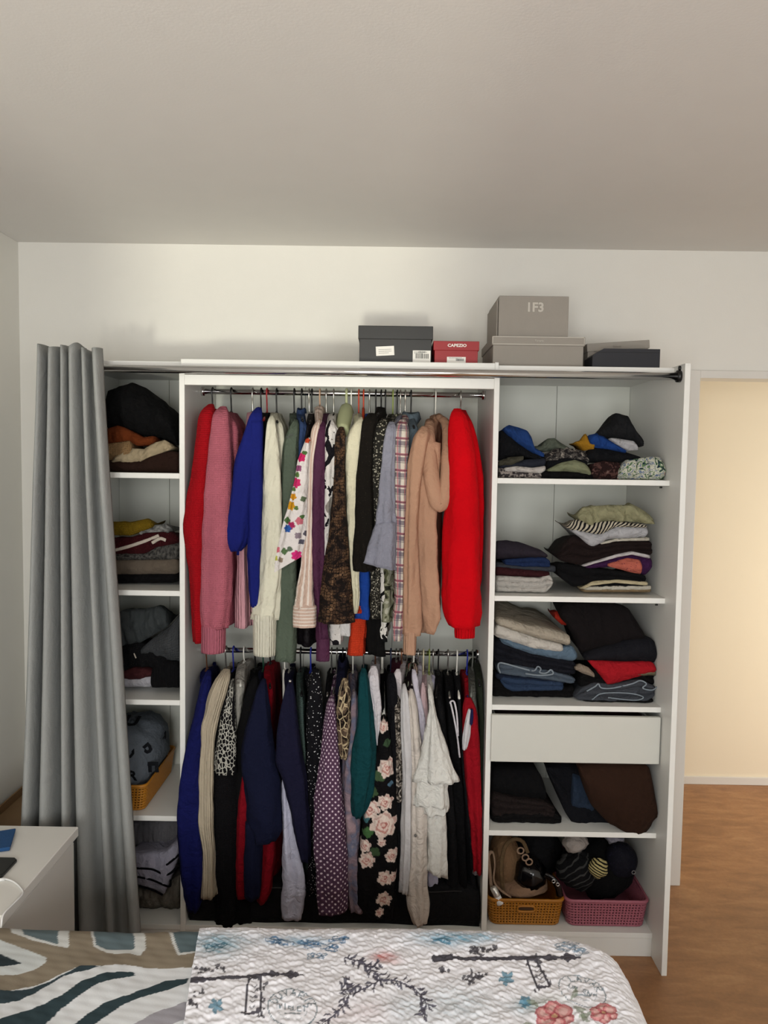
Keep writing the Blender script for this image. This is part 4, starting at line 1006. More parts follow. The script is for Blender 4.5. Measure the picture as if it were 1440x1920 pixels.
# ------------------------------------------------------------------ folded clothes on the shelves
_fs = [0]
def fold(name, label, cat, top, bot, m, bay, Y0=2.60, Y1=2.92, base=None, layers=2, wr=.004, drop=.15, group=None, paint=None, N=44, stripes=None, parent=None, rough_top=.004, r=.014, ends=.07):
    """folded cloth: rounded front folds, top running back over the shelf"""
    _fs[0] += 1; seed = _fs[0] * 7
    top = sorted(top); bot = sorted(bot)
    x0 = min(top[0][0], bot[0][0]); x1 = max(top[-1][0], bot[-1][0])
    xs = np.linspace(x0, x1, N)
    yt = smooth1(np.interp(xs, *zip(*top)), 1); yb = smooth1(np.interp(xs, *zip(*bot)), 1)
    lo, hi = (pL[1] + .003, d1[0] - .003) if bay == 'L' else (d2[1] + .003, pR[0] - .003)
    V = []; k = 0
    XC = float(at((x0 + x1) / 2, yt[N // 2], Y0)[0]); tap = .24 if layers == 1 else .1
    for i, x in enumerate(xs.tolist()):
        a, b_ = at(x, yt[i], Y0), at(x, max(yb[i], yt[i] + 4), Y0)
        X = float(a[0]); zt, zb = float(a[2]), float(b_[2])
        if base is not None: zb = max(zb, base + .0008); zt = max(zt, zb + .003)
        u = i / (N - 1); e = min(u, 1 - u) / ends; e = 1 if e >= 1 else math.sqrt(max(0, 1 - (1 - e) ** 2))
        mid = zb + (zt - zb) * .45; k_ = .25 + .75 * e
        zt = mid + (zt - mid) * k_; zb = (mid + (zb - mid) * k_) if base is None else zb
        yo = Y0 + (1 - e) * .03
        prof = []
        h = (zt - zb) / layers; rr = min(r, h * .55)
        for j in range(layers):
            jit = .006 * vnoise(x * .05 + j * 3, float(j) * 2.1, seed)
            for s in ((0.02, .18, .5, .82, .98) if layers > 1 else (0.0, .08, .18, .3, .42, .54, .66, .78, .9, 1.0)):
                y = yo + rr - rr * math.sin(math.pi * min(max(s, .03), .97)) ** .7 + jit * (1 if layers > 1 else .3)
                y += wr * vnoise(x * .09, (j + s) * 1.7, seed + 1)
                y += .7 * wr * vnoise(x * .26 + 2.0, (j + s) * 4.5 * max(1.0, h * 18), seed + 4) * math.sin(math.pi * min(max(s, .1), .9))
                prof.append((y, zb + (j + s) * h))
        for s in (.12, .35, .6, .85, 1.0):
            y = yo + rr + (Y1 - yo - rr) * s
            z = zt - drop * (Y1 - Y0) * s ** 1.5 + rough_top * vnoise(x * .06, y * 30, seed + 2)
            prof.append((y, max(z, zb + .002)))
        for s in (1.0, .5):
            prof.append((yo + rr + (Y1 - yo - rr) * s, zb))
        Xm = XC
        for y, z in prof: V.append((Xm + (X - Xm) * (1 - tap * max(0.0, (y - Y0 - .02) / (Y1 - Y0))), min(y, CY1 - .012), z))
        k = len(prof)
    V = np.array(V); V[:, 0] = np.clip(V[:, 0], lo, hi)
    Fc = grid_faces(N, k, True)
    Fc = [f[::-1] for f in Fc] + [tuple(range(k)), tuple(range(N * k - 1, (N - 1) * k - 1, -1))]
    L = np.concatenate([[0], np.cumsum(np.hypot(np.diff(V[(N // 2) * k:(N // 2 + 1) * k, 1]), np.diff(V[(N // 2) * k:(N // 2 + 1) * k, 2])))])
    uvp = np.stack([V[:, 0], np.tile(L, N)], -1); uv = []
    for f in Fc: uv += [uvp[i] for i in f]
    o = build(name, V, Fc, m, parent, uv, paint(V) if paint else None)
    if parent is None: tag(o, label, cat, group)
    return o
def stripe_on(px, Y, rad, m, parent, flat=.5):
    return tube('stripe', spline([at(x, y, Y) for x, y in px], 30), rad, m, parent, 8, flat)
GL = ['folded clothes on the first left shelf', 'folded clothes on the second left shelf', 'folded clothes on the third left shelf', 'folded clothes on the bottom left shelf']
# ---- left bay, first shelf; beige, cream and rust darkened for the curtain's shade
B = LSH[0]
fold('blanket', 'dark brown folded blanket at the bottom of the top left shelf', 'blanket', [(190, 862), (256, 866), (278, 857), (317, 845), (337, 848)], [(190, 888), (337, 888)], fab('dark_brown_fleece', '#24150f', 'fleece'), 'L', base=B, layers=1, Y0=2.585, group=GL[0])
fold('sweater', 'beige folded sweater under the rust-coloured one', 'sweater', [(190, 833), (241, 826), (247, 838)], [(190, 868), (222, 866), (247, 857)], fab('beige_wool', '#7d6344', 'knit'), 'L', Y0=2.59, layers=1, group=GL[0])
fold('sweater', 'cream folded sweater at the front of the black bundle', 'sweater', [(205, 862), (243, 840), (268, 842), (287, 830), (307, 824), (323, 835)], [(205, 868), (258, 868), (278, 857), (323, 841)], fab('cream_wool', '#97896f', 'fleece'), 'L', Y0=2.585, layers=1, wr=.009, group=GL[0])
fold('sweater', 'rust orange folded sweater under the black bundle', 'sweater', [(190, 806), (219, 797), (243, 808), (268, 820), (290, 816)], [(190, 836), (241, 828), (256, 836), (290, 833)], fab('rust_wool', '#5a280c', 'fleece'), 'L', Y0=2.60, layers=1, group=GL[0])
fold('jacket', 'large crumpled black jacket bundled on the top left shelf', 'jacket', [(186, 731), (220, 721), (243, 715), (263, 724), (283, 746), (300, 750), (314, 770), (327, 798), (329, 820)], [(186, 808), (219, 800), (248, 810), (275, 822), (292, 818), (322, 834), (329, 838)], fab('black_down', '#060607', 'fine', rough=.9), 'L', Y0=2.60, Y1=2.93, layers=1, r=.05, wr=.012, drop=.1, group=GL[0])
# ---- left bay, second shelf
B = LSH[1]
fold('trousers', 'black folded trousers at the bottom of the second left stack', 'trousers', [(200, 1076), (337, 1076)], [(200, 1094), (320, 1094), (336, 1090)], fab('black_twill', '#0b0a0b'), 'L', base=B, layers=1, Y0=2.66, group=GL[1])
fold('sweater', 'taupe folded sweater above the black trousers', 'sweater', [(200, 1050), (336, 1049)], [(200, 1078), (334, 1077)], fab('taupe_wool', '#5d5348', 'fleece'), 'L', Y0=2.65, layers=1, group=GL[1])
fold('sweater', 'charcoal marled folded sweater under the red striped one', 'sweater', [(200, 1038), (268, 1038), (292, 1025), (315, 1016), (337, 1014)], [(200, 1051), (337, 1050)], fab('charcoal_marl', '#3b3a38', 'knit', pat=p_noise([(.35, '#262524'), (.6, '#55534f')], 120, 2, interp='LINEAR')), 'L', Y0=2.645, layers=1, group=GL[1])
o = fold('sweater', 'dark red folded sweater with white stripes', 'sweater', [(200, 1009), (243, 1008), (268, 1000), (317, 997), (337, 1010)], [(200, 1040), (268, 1040), (292, 1027), (337, 1018)], fab('dark_red_wool', '#360d11', 'knit'), 'L', Y0=2.64, layers=1, group=GL[1])
stripe_on([(205, 1034), (240, 1025), (276, 1013), (298, 1004)], 2.642, .006, fab('white_wool', '#b7ada0', 'knit'), o)
stripe_on([(285, 1018), (300, 1010), (311, 1013)], 2.640, .006, fab('white_wool'), o)
fold('scarf', 'grey mottled scarf tucked under the yellow top', 'scarf', [(258, 996), (273, 986), (307, 983), (320, 992)], [(258, 1003), (320, 1001)], fab('grey_mottle', '#4a4a48', pat=p_noise([(.3, '#2a2a2a'), (.6, '#8a8a86')], 60, 3, interp='LINEAR')), 'L', Y0=2.65, layers=1, wr=.008, group=GL[1])
fold('top', 'mustard yellow knitted top on the second left stack', 'top', [(200, 978), (243, 979), (273, 973), (286, 978)], [(200, 1004), (243, 1005), (261, 998), (286, 989)], fab('mustard_knit', '#6c560f', 'knit'), 'L', Y0=2.635, layers=1, Y1=2.85, drop=.35, group=GL[1])  # mustard darkened to carry the curtain's shade on this bay
# ---- left bay, third shelf
B = LSH[2]
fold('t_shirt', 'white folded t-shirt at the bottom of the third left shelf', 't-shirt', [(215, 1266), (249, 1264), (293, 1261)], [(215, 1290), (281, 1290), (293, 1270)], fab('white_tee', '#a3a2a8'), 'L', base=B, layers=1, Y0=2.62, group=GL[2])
fold('top', 'maroon folded top with a white edge on the third left shelf', 'top', [(216, 1262), (249, 1253), (273, 1255), (293, 1260)], [(216, 1276), (266, 1275), (293, 1268)], fab('maroon_jersey', '#3a1a1c'), 'L', Y0=2.612, layers=1, group=GL[2])
fold('top', 'black folded top under the maroon edge on the right', 'top', [(280, 1262), (293, 1240), (337, 1244)], [(280, 1291), (337, 1291)], fab('black_rib', '#09090b', 'rib'), 'L', base=B, Y0=2.60, layers=1, group=GL[2])
o = fold('sweater', 'black sweater with short white dashes on the third left shelf', 'sweater', [(212, 1214), (259, 1207), (293, 1225), (312, 1236)], [(212, 1266), (249, 1252), (280, 1252), (297, 1260), (312, 1262)], fab('black_fairisle', '#0c0c0e', 'knit'), 'L', Y0=2.606, layers=1, wr=.008, group=GL[2])
for q in range(4): stripe_on([(224 + q * 9, 1231 - q * 2), (228 + q * 9, 1240 - q * 2)], 2.607, .0025, fab('white_wool'), o)
fold('sweater', 'mid grey folded sweater on the right of the third left shelf', 'sweater', [(260, 1220), (283, 1199), (317, 1174), (337, 1150)], [(260, 1226), (293, 1238), (337, 1246)], fab('mid_grey_knit', '#3c3e40', 'knit'), 'L', Y0=2.60, layers=1, wr=.008, r=.03, group=GL[2])
fold('sweater', 'dark grey chunky sweater crumpled on the third left shelf', 'sweater', [(206, 1160), (225, 1146), (266, 1145), (293, 1138), (310, 1151), (314, 1170)], [(206, 1216), (259, 1208), (293, 1188), (314, 1176)], fab('dark_grey_chunky', '#363a3b', 'tuft'), 'L', Y0=2.60, Y1=2.85, drop=.3, layers=1, wr=.012, r=.03, group=GL[2])
# ---- left bay, bottom
fold('cloth', 'crumpled grey cloth at the back of the bottom left bay', 'cloth', [(225, 1552), (260, 1546), (300, 1544), (322, 1548), (337, 1546)], [(225, 1625), (337, 1610)], fab('grey_cloth', '#6f6d70', 'fine'), 'L', Y0=2.72, layers=1, wr=.014, Y1=2.95, r=.03, group=GL[3])
fold('cloth', 'pale grey cloth lining the floor of the left bay', 'cloth', [(225, 1655), (300, 1668), (337, 1650)], [(225, 1735), (337, 1735)], fab('pale_grey_cloth', '#757068', 'fine'), 'L', base=ZBASE, Y0=2.62, layers=1, wr=.008, r=.03, group=GL[3])
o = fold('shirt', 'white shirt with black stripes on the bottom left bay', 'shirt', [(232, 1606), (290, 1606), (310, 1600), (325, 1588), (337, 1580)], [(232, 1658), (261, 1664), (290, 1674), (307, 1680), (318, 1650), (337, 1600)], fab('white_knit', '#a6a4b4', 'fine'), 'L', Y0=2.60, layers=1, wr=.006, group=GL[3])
BS = fab('black_stripe_cloth', '#0c0c12')
for q in ([(256, 1628), (285, 1630), (313, 1640), (336, 1622)], [(258, 1644), (285, 1650), (316, 1662), (320, 1650)], [(261, 1661), (285, 1668), (305, 1678)], [(312, 1622), (325, 1612), (336, 1602)]):
    stripe_on(q, 2.600, .004, BS, o, .6)

# ---- right bay, first shelf
B = RSH[0]; G = 'folded clothes on the top right shelf'
def f(name, label, cat, top, bot, m, **k):
    k.setdefault('group', G); k.setdefault('layers', 1)
    return fold(name, label, cat, top, bot, m, 'R', **k)
f('top', 'grey floral folded top at the left bottom of the top right shelf', 'top', [(935, 876), (947, 879), (1018, 886)], [(935, 900), (1018, 900)], fab('grey_floral', '#6a6360', pat=p_noise([(.3, '#3a3536'), (.5, '#8f8680'), (.65, '#4c4646')], 75, 3)), base=B, Y0=2.585)
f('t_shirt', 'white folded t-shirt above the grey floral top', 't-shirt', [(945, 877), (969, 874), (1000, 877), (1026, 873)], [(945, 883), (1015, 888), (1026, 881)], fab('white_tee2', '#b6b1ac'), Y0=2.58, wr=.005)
f('sweater', 'charcoal navy folded sweater under the olive top', 'sweater', [(935, 872), (983, 862), (1026, 858)], [(935, 878), (1000, 878), (1026, 874)], fab('charcoal_navy', '#22252e', 'fleece'), Y0=2.595)
f('top', 'olive folded top at the left end of the top right shelf', 'top', [(935, 865), (956, 857), (984, 855)], [(935, 874), (960, 872), (984, 861)], fab('olive_jersey', '#3f3d33'), Y0=2.588)
f('top', 'black folded top beneath the blue top', 'top', [(935, 806), (947, 808), (969, 828), (1000, 850), (1018, 855)], [(935, 866), (956, 857), (984, 856), (1018, 863)], fab('black_cotton', '#0e0f12'), Y0=2.60, wr=.008, r=.03)
f('top', 'bright blue folded top leaning on the black one', 'top', [(944, 802), (956, 796), (975, 801), (990, 807), (1000, 821), (1003, 838), (1024, 852)], [(944, 808), (976, 835), (1003, 853), (1024, 858)], fab('mid_blue', '#1c386c'), Y0=2.605, wr=.006, r=.025)
f('top', 'grey-green crumpled top right of the blue top', 'top', [(1001, 836), (1017, 836), (1028, 822), (1041, 821), (1056, 832), (1070, 840)], [(1001, 846), (1040, 846), (1070, 843)], fab('grey_green', '#4c5248'), Y0=2.62, wr=.006, r=.02)
f('top', 'grey patterned top heaped in the middle of the shelf', 'top', [(1020, 852), (1040, 842), (1060, 838), (1100, 846), (1108, 858)], [(1020, 868), (1108, 868)], fab('grey_brown_pattern', '#3f3c3a', pat=p_noise([(.3, '#1d1b1c'), (.48, '#4c4845'), (.6, '#8c857c')], 60, 3, 1.5)), Y0=2.605, wr=.008, r=.02)
f('top', 'black top tucked under the grey patterned top', 'top', [(1024, 862), (1066, 858), (1105, 864)], [(1024, 882), (1066, 870), (1105, 874)], fab('black_cotton'), Y0=2.60)
f('trousers', 'black folded trousers under the sage top', 'trousers', [(1014, 883), (1066, 884), (1112, 888)], [(1014, 900), (1116, 900)], fab('black_twill'), base=B, Y0=2.585)
f('top', 'light sage folded top in the middle of the top right shelf', 'top', [(1027, 880), (1056, 867), (1080, 862), (1100, 869), (1111, 884)], [(1027, 884), (1066, 884), (1108, 891)], fab('light_sage', '#75795f'), Y0=2.578, r=.02)
f('top', 'maroon-brown patterned top beside the floral bundle', 'top', [(1108, 870), (1134, 864), (1168, 868)], [(1108, 900), (1168, 900)], fab('maroon_pattern', '#3a2522', pat=p_noise([(.3, '#241514'), (.55, '#4d3430'), (.68, '#6f5a52')], 60, 3, 1)), base=B, Y0=2.59, wr=.006)
FB = fab('multi_floral', '#9aa08c', pat=p_noise([(0, '#1f2a40'), (.36, '#5d7a58'), (.44, '#c3c2b2'), (.56, '#5e6f8e'), (.62, '#b8bba6'), (.72, '#93404a')], 48, 3, 1.5))
f('blouse', 'multicoloured floral bundle at the right end of the top right shelf', 'blouse', [(1160, 882), (1178, 862), (1199, 860), (1225, 856), (1243, 857), (1253, 872)], [(1160, 900), (1253, 900)], FB, base=B, Y0=2.575, wr=.012, r=.025)
f('trousers', 'black crumpled trousers under the mustard and blue tops', 'trousers', [(1100, 848), (1114, 840), (1163, 843), (1206, 858)], [(1100, 866), (1140, 868), (1206, 863)], fab('black_cotton'), Y0=2.60, wr=.007, r=.02)
f('scarf', 'small mustard scarf bunched beside the blue top', 'scarf', [(1079, 829), (1090, 826), (1100, 812), (1107, 825), (1116, 834)], [(1079, 832), (1090, 836), (1100, 845), (1117, 841)], fab('mustard_cotton', '#8d661a'), Y0=2.60, Y1=2.72, wr=.006, r=.02, drop=.3)
f('top', 'cobalt blue crumpled top under the black jacket', 'top', [(1105, 816), (1124, 811), (1151, 828), (1177, 846)], [(1105, 832), (1114, 839), (1144, 842), (1177, 850)], fab('cobalt_cotton', '#183873'), Y0=2.59, Y1=2.8, wr=.007, r=.02, drop=.3)
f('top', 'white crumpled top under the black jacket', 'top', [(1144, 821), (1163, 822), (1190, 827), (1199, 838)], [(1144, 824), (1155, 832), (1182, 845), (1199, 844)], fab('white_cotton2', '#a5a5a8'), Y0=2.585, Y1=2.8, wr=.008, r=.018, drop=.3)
f('jacket', 'black folded jacket on top of the heap on the top right shelf', 'jacket', [(1121, 812), (1131, 801), (1151, 789), (1157, 773), (1185, 779), (1192, 794), (1205, 818), (1211, 830)], [(1121, 817), (1144, 822), (1187, 828), (1199, 839), (1211, 836)], fab('black_softshell', '#18191b', 'fleece'), Y0=2.592, Y1=2.85, wr=.009, r=.04, drop=.2)
# ---- right bay, second shelf
B = RSH[1]; G = 'folded clothes on the second right shelf'
f('trousers', 'white folded jeans at the bottom of the left stack', 'jeans', [(929, 1080), (1014, 1084), (1028, 1076), (1040, 1088)], [(929, 1110), (1025, 1112), (1040, 1095)], fab('white_denim', '#a9a59f', 'weave'), base=B, layers=3, Y0=2.60)
f('sweater', 'maroon folded sweater above the white jeans', 'sweater', [(929, 1063), (1034, 1073)], [(929, 1081), (1034, 1085)], fab('maroon_wool', '#301216', 'fleece'), Y0=2.61)
f('sweater', 'slate grey folded sweater above the maroon one', 'sweater', [(929, 1055), (985, 1060), (1046, 1062)], [(929, 1066), (1046, 1074)], fab('slate_wool', '#34373d', 'fleece'), Y0=2.615)
f('top', 'navy blue folded top under the dark plum top', 'top', [(945, 1049), (1022, 1044), (1035, 1054)], [(945, 1059), (985, 1064), (1035, 1064)], fab('navy_blue_cotton', '#182748'), Y0=2.605, layers=2)
f('top', 'dark plum folded top on the left stack of the second shelf', 'top', [(929, 1016), (951, 1014), (980, 1019), (1014, 1031), (1030, 1042)], [(929, 1050), (985, 1048), (1030, 1046)], fab('dark_plum', '#27222a', 'fleece'), Y0=2.605, r=.03, wr=.006, Y1=2.88, drop=.3)
f('top', 'tan folded top at the bottom of the tall stack', 'top', [(1093, 1103), (1225, 1103)], [(1093, 1111), (1225, 1111)], fab('tan_cotton', '#7d6a50'), base=B, Y0=2.605)
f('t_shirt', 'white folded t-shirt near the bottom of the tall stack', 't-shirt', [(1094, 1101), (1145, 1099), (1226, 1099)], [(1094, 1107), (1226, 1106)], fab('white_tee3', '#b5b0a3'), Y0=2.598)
f('top', 'thin black folded top between the two pale tops of the tall stack', 'top', [(1096, 1096), (1218, 1095)], [(1096, 1103), (1218, 1101)], fab('black_cotton'), Y0=2.604)
f('top', 'cream folded top with a curved edge in the tall stack', 'top', [(1089, 1103), (1111, 1091), (1156, 1087), (1219, 1092)], [(1089, 1107), (1111, 1098), (1156, 1093), (1219, 1099)], fab('cream_cotton', '#b4a98a'), Y0=2.594)
f('sweater', 'black folded sweater drooping over the left of the tall stack', 'sweater', [(1046, 1054), (1099, 1064), (1185, 1073), (1216, 1080)], [(1046, 1080), (1060, 1090), (1076, 1102), (1096, 1098), (1145, 1088), (1216, 1094)], fab('black_wool'), Y0=2.60, wr=.007, layers=2)
f('top', 'coral patterned folded top in the middle of the tall stack', 'top', [(1140, 1058), (1179, 1047), (1200, 1050), (1208, 1056)], [(1140, 1062), (1185, 1074), (1208, 1079)], fab('coral_print', '#a85a4c', pat=p_vor([(0, '#6e2f3c'), (.18, '#ad5d4e')], 90)), Y0=2.588, r=.02)
f('top', 'deep purple folded top around the coral one', 'top', [(1098, 1062), (1156, 1046), (1185, 1040), (1228, 1048)], [(1098, 1066), (1150, 1064), (1213, 1080), (1228, 1068)], fab('deep_purple', '#35173c'), Y0=2.60, r=.02)
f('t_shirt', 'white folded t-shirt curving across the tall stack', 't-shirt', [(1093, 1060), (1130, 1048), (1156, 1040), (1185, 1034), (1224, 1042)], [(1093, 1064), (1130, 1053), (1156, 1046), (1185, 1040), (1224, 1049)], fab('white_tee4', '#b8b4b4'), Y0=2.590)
f('sweater', 'dark brown folded sweater in the upper tall stack', 'sweater', [(1047, 1034), (1060, 1018), (1076, 1001), (1111, 1020), (1156, 1016), (1228, 1014)], [(1047, 1052), (1094, 1062), (1130, 1050), (1156, 1042), (1185, 1036), (1228, 1044)], fab('dark_brown_knit', '#1b1211', 'fleece'), Y0=2.60, layers=3, wr=.007)
f('t_shirt', 'thin white folded t-shirt under the plain white blouse', 't-shirt', [(1125, 1018), (1156, 1010), (1222, 1008)], [(1125, 1022), (1156, 1015), (1222, 1014)], fab('white_tee3'), Y0=2.594)
f('blouse', 'white folded blouse with a pointed corner hanging down', 'blouse', [(1072, 992), (1128, 1000), (1165, 986), (1218, 986)], [(1072, 996), (1092, 1010), (1111, 1028), (1128, 1020), (1145, 1011), (1220, 1008)], fab('white_cotton2'), Y0=2.584, wr=.006, r=.02)
f('top', 'black and white striped folded top under the sage shirt', 'top', [(1064, 984), (1082, 974), (1111, 980), (1148, 977), (1218, 984)], [(1064, 993), (1090, 997), (1128, 1003), (1156, 988), (1218, 990)], fab('striped_jersey', '#9c9684', pat=p_stripe([(0, '#17161a'), (.45, '#b3ab98')], 26, 'X', 3.0, rot=.5)), Y0=2.578, wr=.006)
f('shirt', 'sage khaki shirt crumpled on top of the tall stack', 'shirt', [(1084, 960), (1099, 951), (1142, 947), (1193, 948), (1213, 958), (1232, 977)], [(1084, 977), (1100, 982), (1113, 990), (1142, 980), (1170, 978), (1232, 984)], fab('sage_khaki', '#8c8a6c'), Y0=2.575, Y1=2.86, wr=.016, r=.025, drop=.25, rough_top=.016)
# ---- right bay, third shelf
B = RSH[2]; G = 'folded clothes on the third right shelf'
f('trousers', 'black folded trousers at the bottom of the jeans stack', 'trousers', [(923, 1272), (1060, 1290), (1082, 1286)], [(923, 1318), (1018, 1318), (1082, 1318)], fab('black_twill'), base=B, Y0=2.63, layers=2)
f('trousers', 'mid blue folded jeans low in the jeans stack', 'jeans', [(938, 1270), (1007, 1276), (1060, 1280)], [(938, 1280), (948, 1291), (960, 1298), (1060, 1295)], fab('mid_blue_denim', '#28374f', 'weave'), Y0=2.605, layers=2)
f('trousers', 'dark blue folded jeans above the mid blue pair', 'jeans', [(930, 1264), (1007, 1270), (1062, 1276)], [(930, 1276), (1007, 1280), (1062, 1284)], fab('dark_blue_denim', '#1a2233', 'weave'), Y0=2.615)
o = f('trousers', 'blue-grey folded jeans with pale looped edges', 'jeans', [(932, 1244), (977, 1249), (1036, 1259), (1082, 1273)], [(932, 1264), (1007, 1273), (1082, 1284)], fab('blue_grey_denim', '#4a545f', 'weave'), Y0=2.605, layers=2)
tube('hem_edge', spline([at(x, y, 2.602) for x, y in ((938, 1262), (934, 1250), (937, 1243), (950, 1245), (975, 1252), (1000, 1258), (1008, 1250), (1014, 1254), (1012, 1261), (1024, 1262), (1033, 1256), (1036, 1264), (1010, 1266), (985, 1263))], 60), .0028, fab('pale_denim_edge', '#808a92'), o, 8)
f('trousers', 'dark navy folded trousers under the light blue jeans', 'trousers', [(926, 1196), (992, 1224), (1077, 1240), (1084, 1246)], [(926, 1243), (1000, 1254), (1036, 1260), (1084, 1268)], fab('dark_navy_twill', '#14151c'), Y0=2.61, layers=3)
f('trousers', 'light blue folded jeans under the white trousers', 'jeans', [(938, 1196), (1007, 1214), (1050, 1216), (1076, 1212), (1087, 1232)], [(938, 1206), (992, 1226), (1050, 1238), (1078, 1241), (1087, 1236)], fab('light_blue_denim', '#56697a', 'weave'), Y0=2.60, layers=1)
f('trousers', 'white folded trousers under the beige ones', 'trousers', [(926, 1182), (934, 1172), (1007, 1198), (1060, 1211)], [(926, 1194), (977, 1209), (1007, 1219), (1060, 1226)], fab('white_twill', '#b9b4ac'), Y0=2.594, layers=1)
f('trousers', 'beige folded trousers on top of the jeans stack', 'trousers', [(930, 1160), (948, 1162), (1000, 1176), (1036, 1182), (1074, 1194)], [(930, 1172), (1007, 1197), (1074, 1214)], fab('beige_twill', '#a2998a'), Y0=2.590, Y1=2.9, layers=1, r=.025, drop=-.05)
f('trousers', 'black folded trousers at the bottom of the right stack', 'trousers', [(1092, 1314), (1230, 1314)], [(1092, 1328), (1230, 1328)], fab('black_twill'), base=B, Y0=2.595)
o = f('trousers', 'grey folded jeans with pale frayed edges', 'jeans', [(1078, 1306), (1094, 1290), (1117, 1281), (1150, 1284), (1199, 1275), (1236, 1290)], [(1078, 1312), (1112, 1317), (1212, 1320), (1236, 1300)], fab('grey_denim', '#3e4147', 'weave'), Y0=2.60, layers=3)
tube('hem_edge', spline([at(x, y, 2.597) for x, y in ((1100, 1296), (1116, 1287), (1122, 1282), (1128, 1290), (1150, 1290), (1185, 1282), (1200, 1276), (1212, 1282), (1205, 1290), (1222, 1294), (1232, 1288))], 50), .0026, fab('pale_denim_edge'), o, 8)
tube('hem_edge', spline([at(x, y, 2.597) for x, y in ((1110, 1312), (1130, 1300), (1180, 1300), (1206, 1307), (1190, 1313), (1140, 1308))], 40), .0022, fab('pale_denim_edge'), o, 8)
f('trousers', 'black folded trousers between the grey jeans and the red top', 'trousers', [(1086, 1262), (1120, 1256), (1200, 1256), (1240, 1262)], [(1086, 1292), (1120, 1286), (1200, 1280), (1240, 1288)], fab('black_twill'), Y0=2.615, layers=2)
f('belt', 'beige rolled cloth belt left of the red top', 'belt', [(1078, 1252), (1090, 1247), (1105, 1252), (1117, 1266)], [(1078, 1256), (1095, 1264), (1117, 1271)], fab('beige_belt', '#85786a'), Y0=2.60, Y1=2.66, r=.012)
f('top', 'khaki folded top peeping out right of the red one', 'top', [(1190, 1258), (1232, 1256), (1238, 1264)], [(1190, 1268), (1238, 1268)], fab('khaki_cotton', '#6a6450'), Y0=2.606)
f('top', 'red folded top with a pointed corner in the right stack', 'top', [(1104, 1239), (1152, 1244), (1226, 1243), (1236, 1256)], [(1104, 1242), (1123, 1262), (1144, 1288), (1165, 1282), (1196, 1273), (1236, 1260)], fab('red_cotton', '#9c1620'), Y0=2.592, r=.02)
f('sweater', 'charcoal folded sweater on the right of the third shelf', 'sweater', [(1096, 1226), (1150, 1212), (1182, 1203), (1225, 1198), (1240, 1216), (1246, 1234)], [(1096, 1240), (1152, 1243), (1246, 1245)], fab('charcoal_fleece', '#17171c', 'fleece'), Y0=2.60, r=.03, wr=.006)
f('coat', 'large black-brown folded coat filling the third right shelf', 'coat', [(1050, 1140), (1070, 1134), (1152, 1134), (1182, 1142), (1205, 1178), (1215, 1196)], [(1050, 1160), (1066, 1172), (1080, 1198), (1096, 1230), (1152, 1218), (1215, 1202)], fab('black_brown_wool', '#130f10', 'fleece'), Y0=2.615, r=.03, drop=.06, Y1=2.9, wr=.006)
f('top', 'small orange-red top tucked behind the black-brown coat', 'top', [(1040, 1150), (1050, 1147), (1064, 1166)], [(1040, 1158), (1054, 1172), (1064, 1174)], fab('orange_red_cotton', '#8e2416'), Y0=2.66, Y1=2.8)
# ---- inside the drawer
zdr = float(at(1080, 1352, 2.55)[2])
for i, (x0, x1, c, lb) in enumerate(((930, 990, '#5d4a4c', 'dusty rose underwear bundle at the left of the drawer'), (985, 1050, '#3a1a1e', 'dark red underwear bundle in the middle of the drawer'), (1050, 1110, '#3c4a2e', 'green underwear bundle in the drawer'), (1105, 1215, '#2a1012', 'dark maroon underwear bundle at the right of the drawer'))):
    f('underwear', lb, 'underwear', [(x0, 1346), ((x0 + x1) / 2, 1341), (x1, 1346)], [(x0, 1390), (x1, 1390)], fab('drawer_cloth_%d' % i, c), Y0=2.60, Y1=2.85, r=.03, group='clothes in the drawer')
# ---- right bay, fourth shelf
B = RSH[3]; G = 'folded clothes on the fourth right shelf'
f('trousers', 'black folded trousers at the bottom left of the fourth shelf', 'trousers', [(922, 1530), (1030, 1524), (1057, 1536)], [(922, 1553), (1040, 1552), (1057, 1544)], fab('black_twill'), base=B, Y0=2.60, layers=2)
f('trousers', 'dark brown folded trousers under the big black pile', 'trousers', [(922, 1488), (977, 1500), (1020, 1504), (1040, 1516)], [(922, 1534), (1000, 1530), (1044, 1532)], fab('dark_brown_twill', '#1e1716'), Y0=2.602, layers=3, wr=.006)
f('sweatshirt', 'big black folded sweatshirt on the left of the fourth shelf', 'sweatshirt', [(922, 1446), (1005, 1446), (1016, 1456), (1028, 1486)], [(922, 1490), (977, 1502), (1028, 1507)], fab('black_sweat', '#08080a', 'fleece'), Y0=2.61, drop=-.05, Y1=2.85, r=.03)
f('trousers', 'black folded trousers sliding down in the middle of the fourth shelf', 'trousers', [(1026, 1440), (1070, 1438), (1120, 1445)], [(1026, 1448), (1048, 1490), (1062, 1525), (1082, 1553), (1160, 1556), (1175, 1556)], fab('black_slate', '#0d0e13'), Y0=2.615, layers=2, wr=.006)
f('trousers', 'blue folded jeans wedged between the black and brown clothes', 'jeans', [(1074, 1454), (1095, 1460), (1120, 1475)], [(1074, 1514), (1095, 1520), (1120, 1528)], fab('slate_blue_denim', '#222e3f', 'weave'), Y0=2.600, layers=1, r=.02)
f('sweater', 'brown sweater hanging over the edge of the fourth shelf', 'sweater', [(1088, 1442), (1150, 1440), (1224, 1444), (1232, 1470), (1242, 1530)], [(1088, 1448), (1102, 1490), (1115, 1518), (1152, 1554), (1185, 1570), (1211, 1580), (1228, 1566), (1242, 1545)], fab('brown_knit', '#2b1a11', 'fleece'), Y0=2.520, Y1=2.88, drop=-.06, layers=1, r=.04, wr=.006, ends=.12)

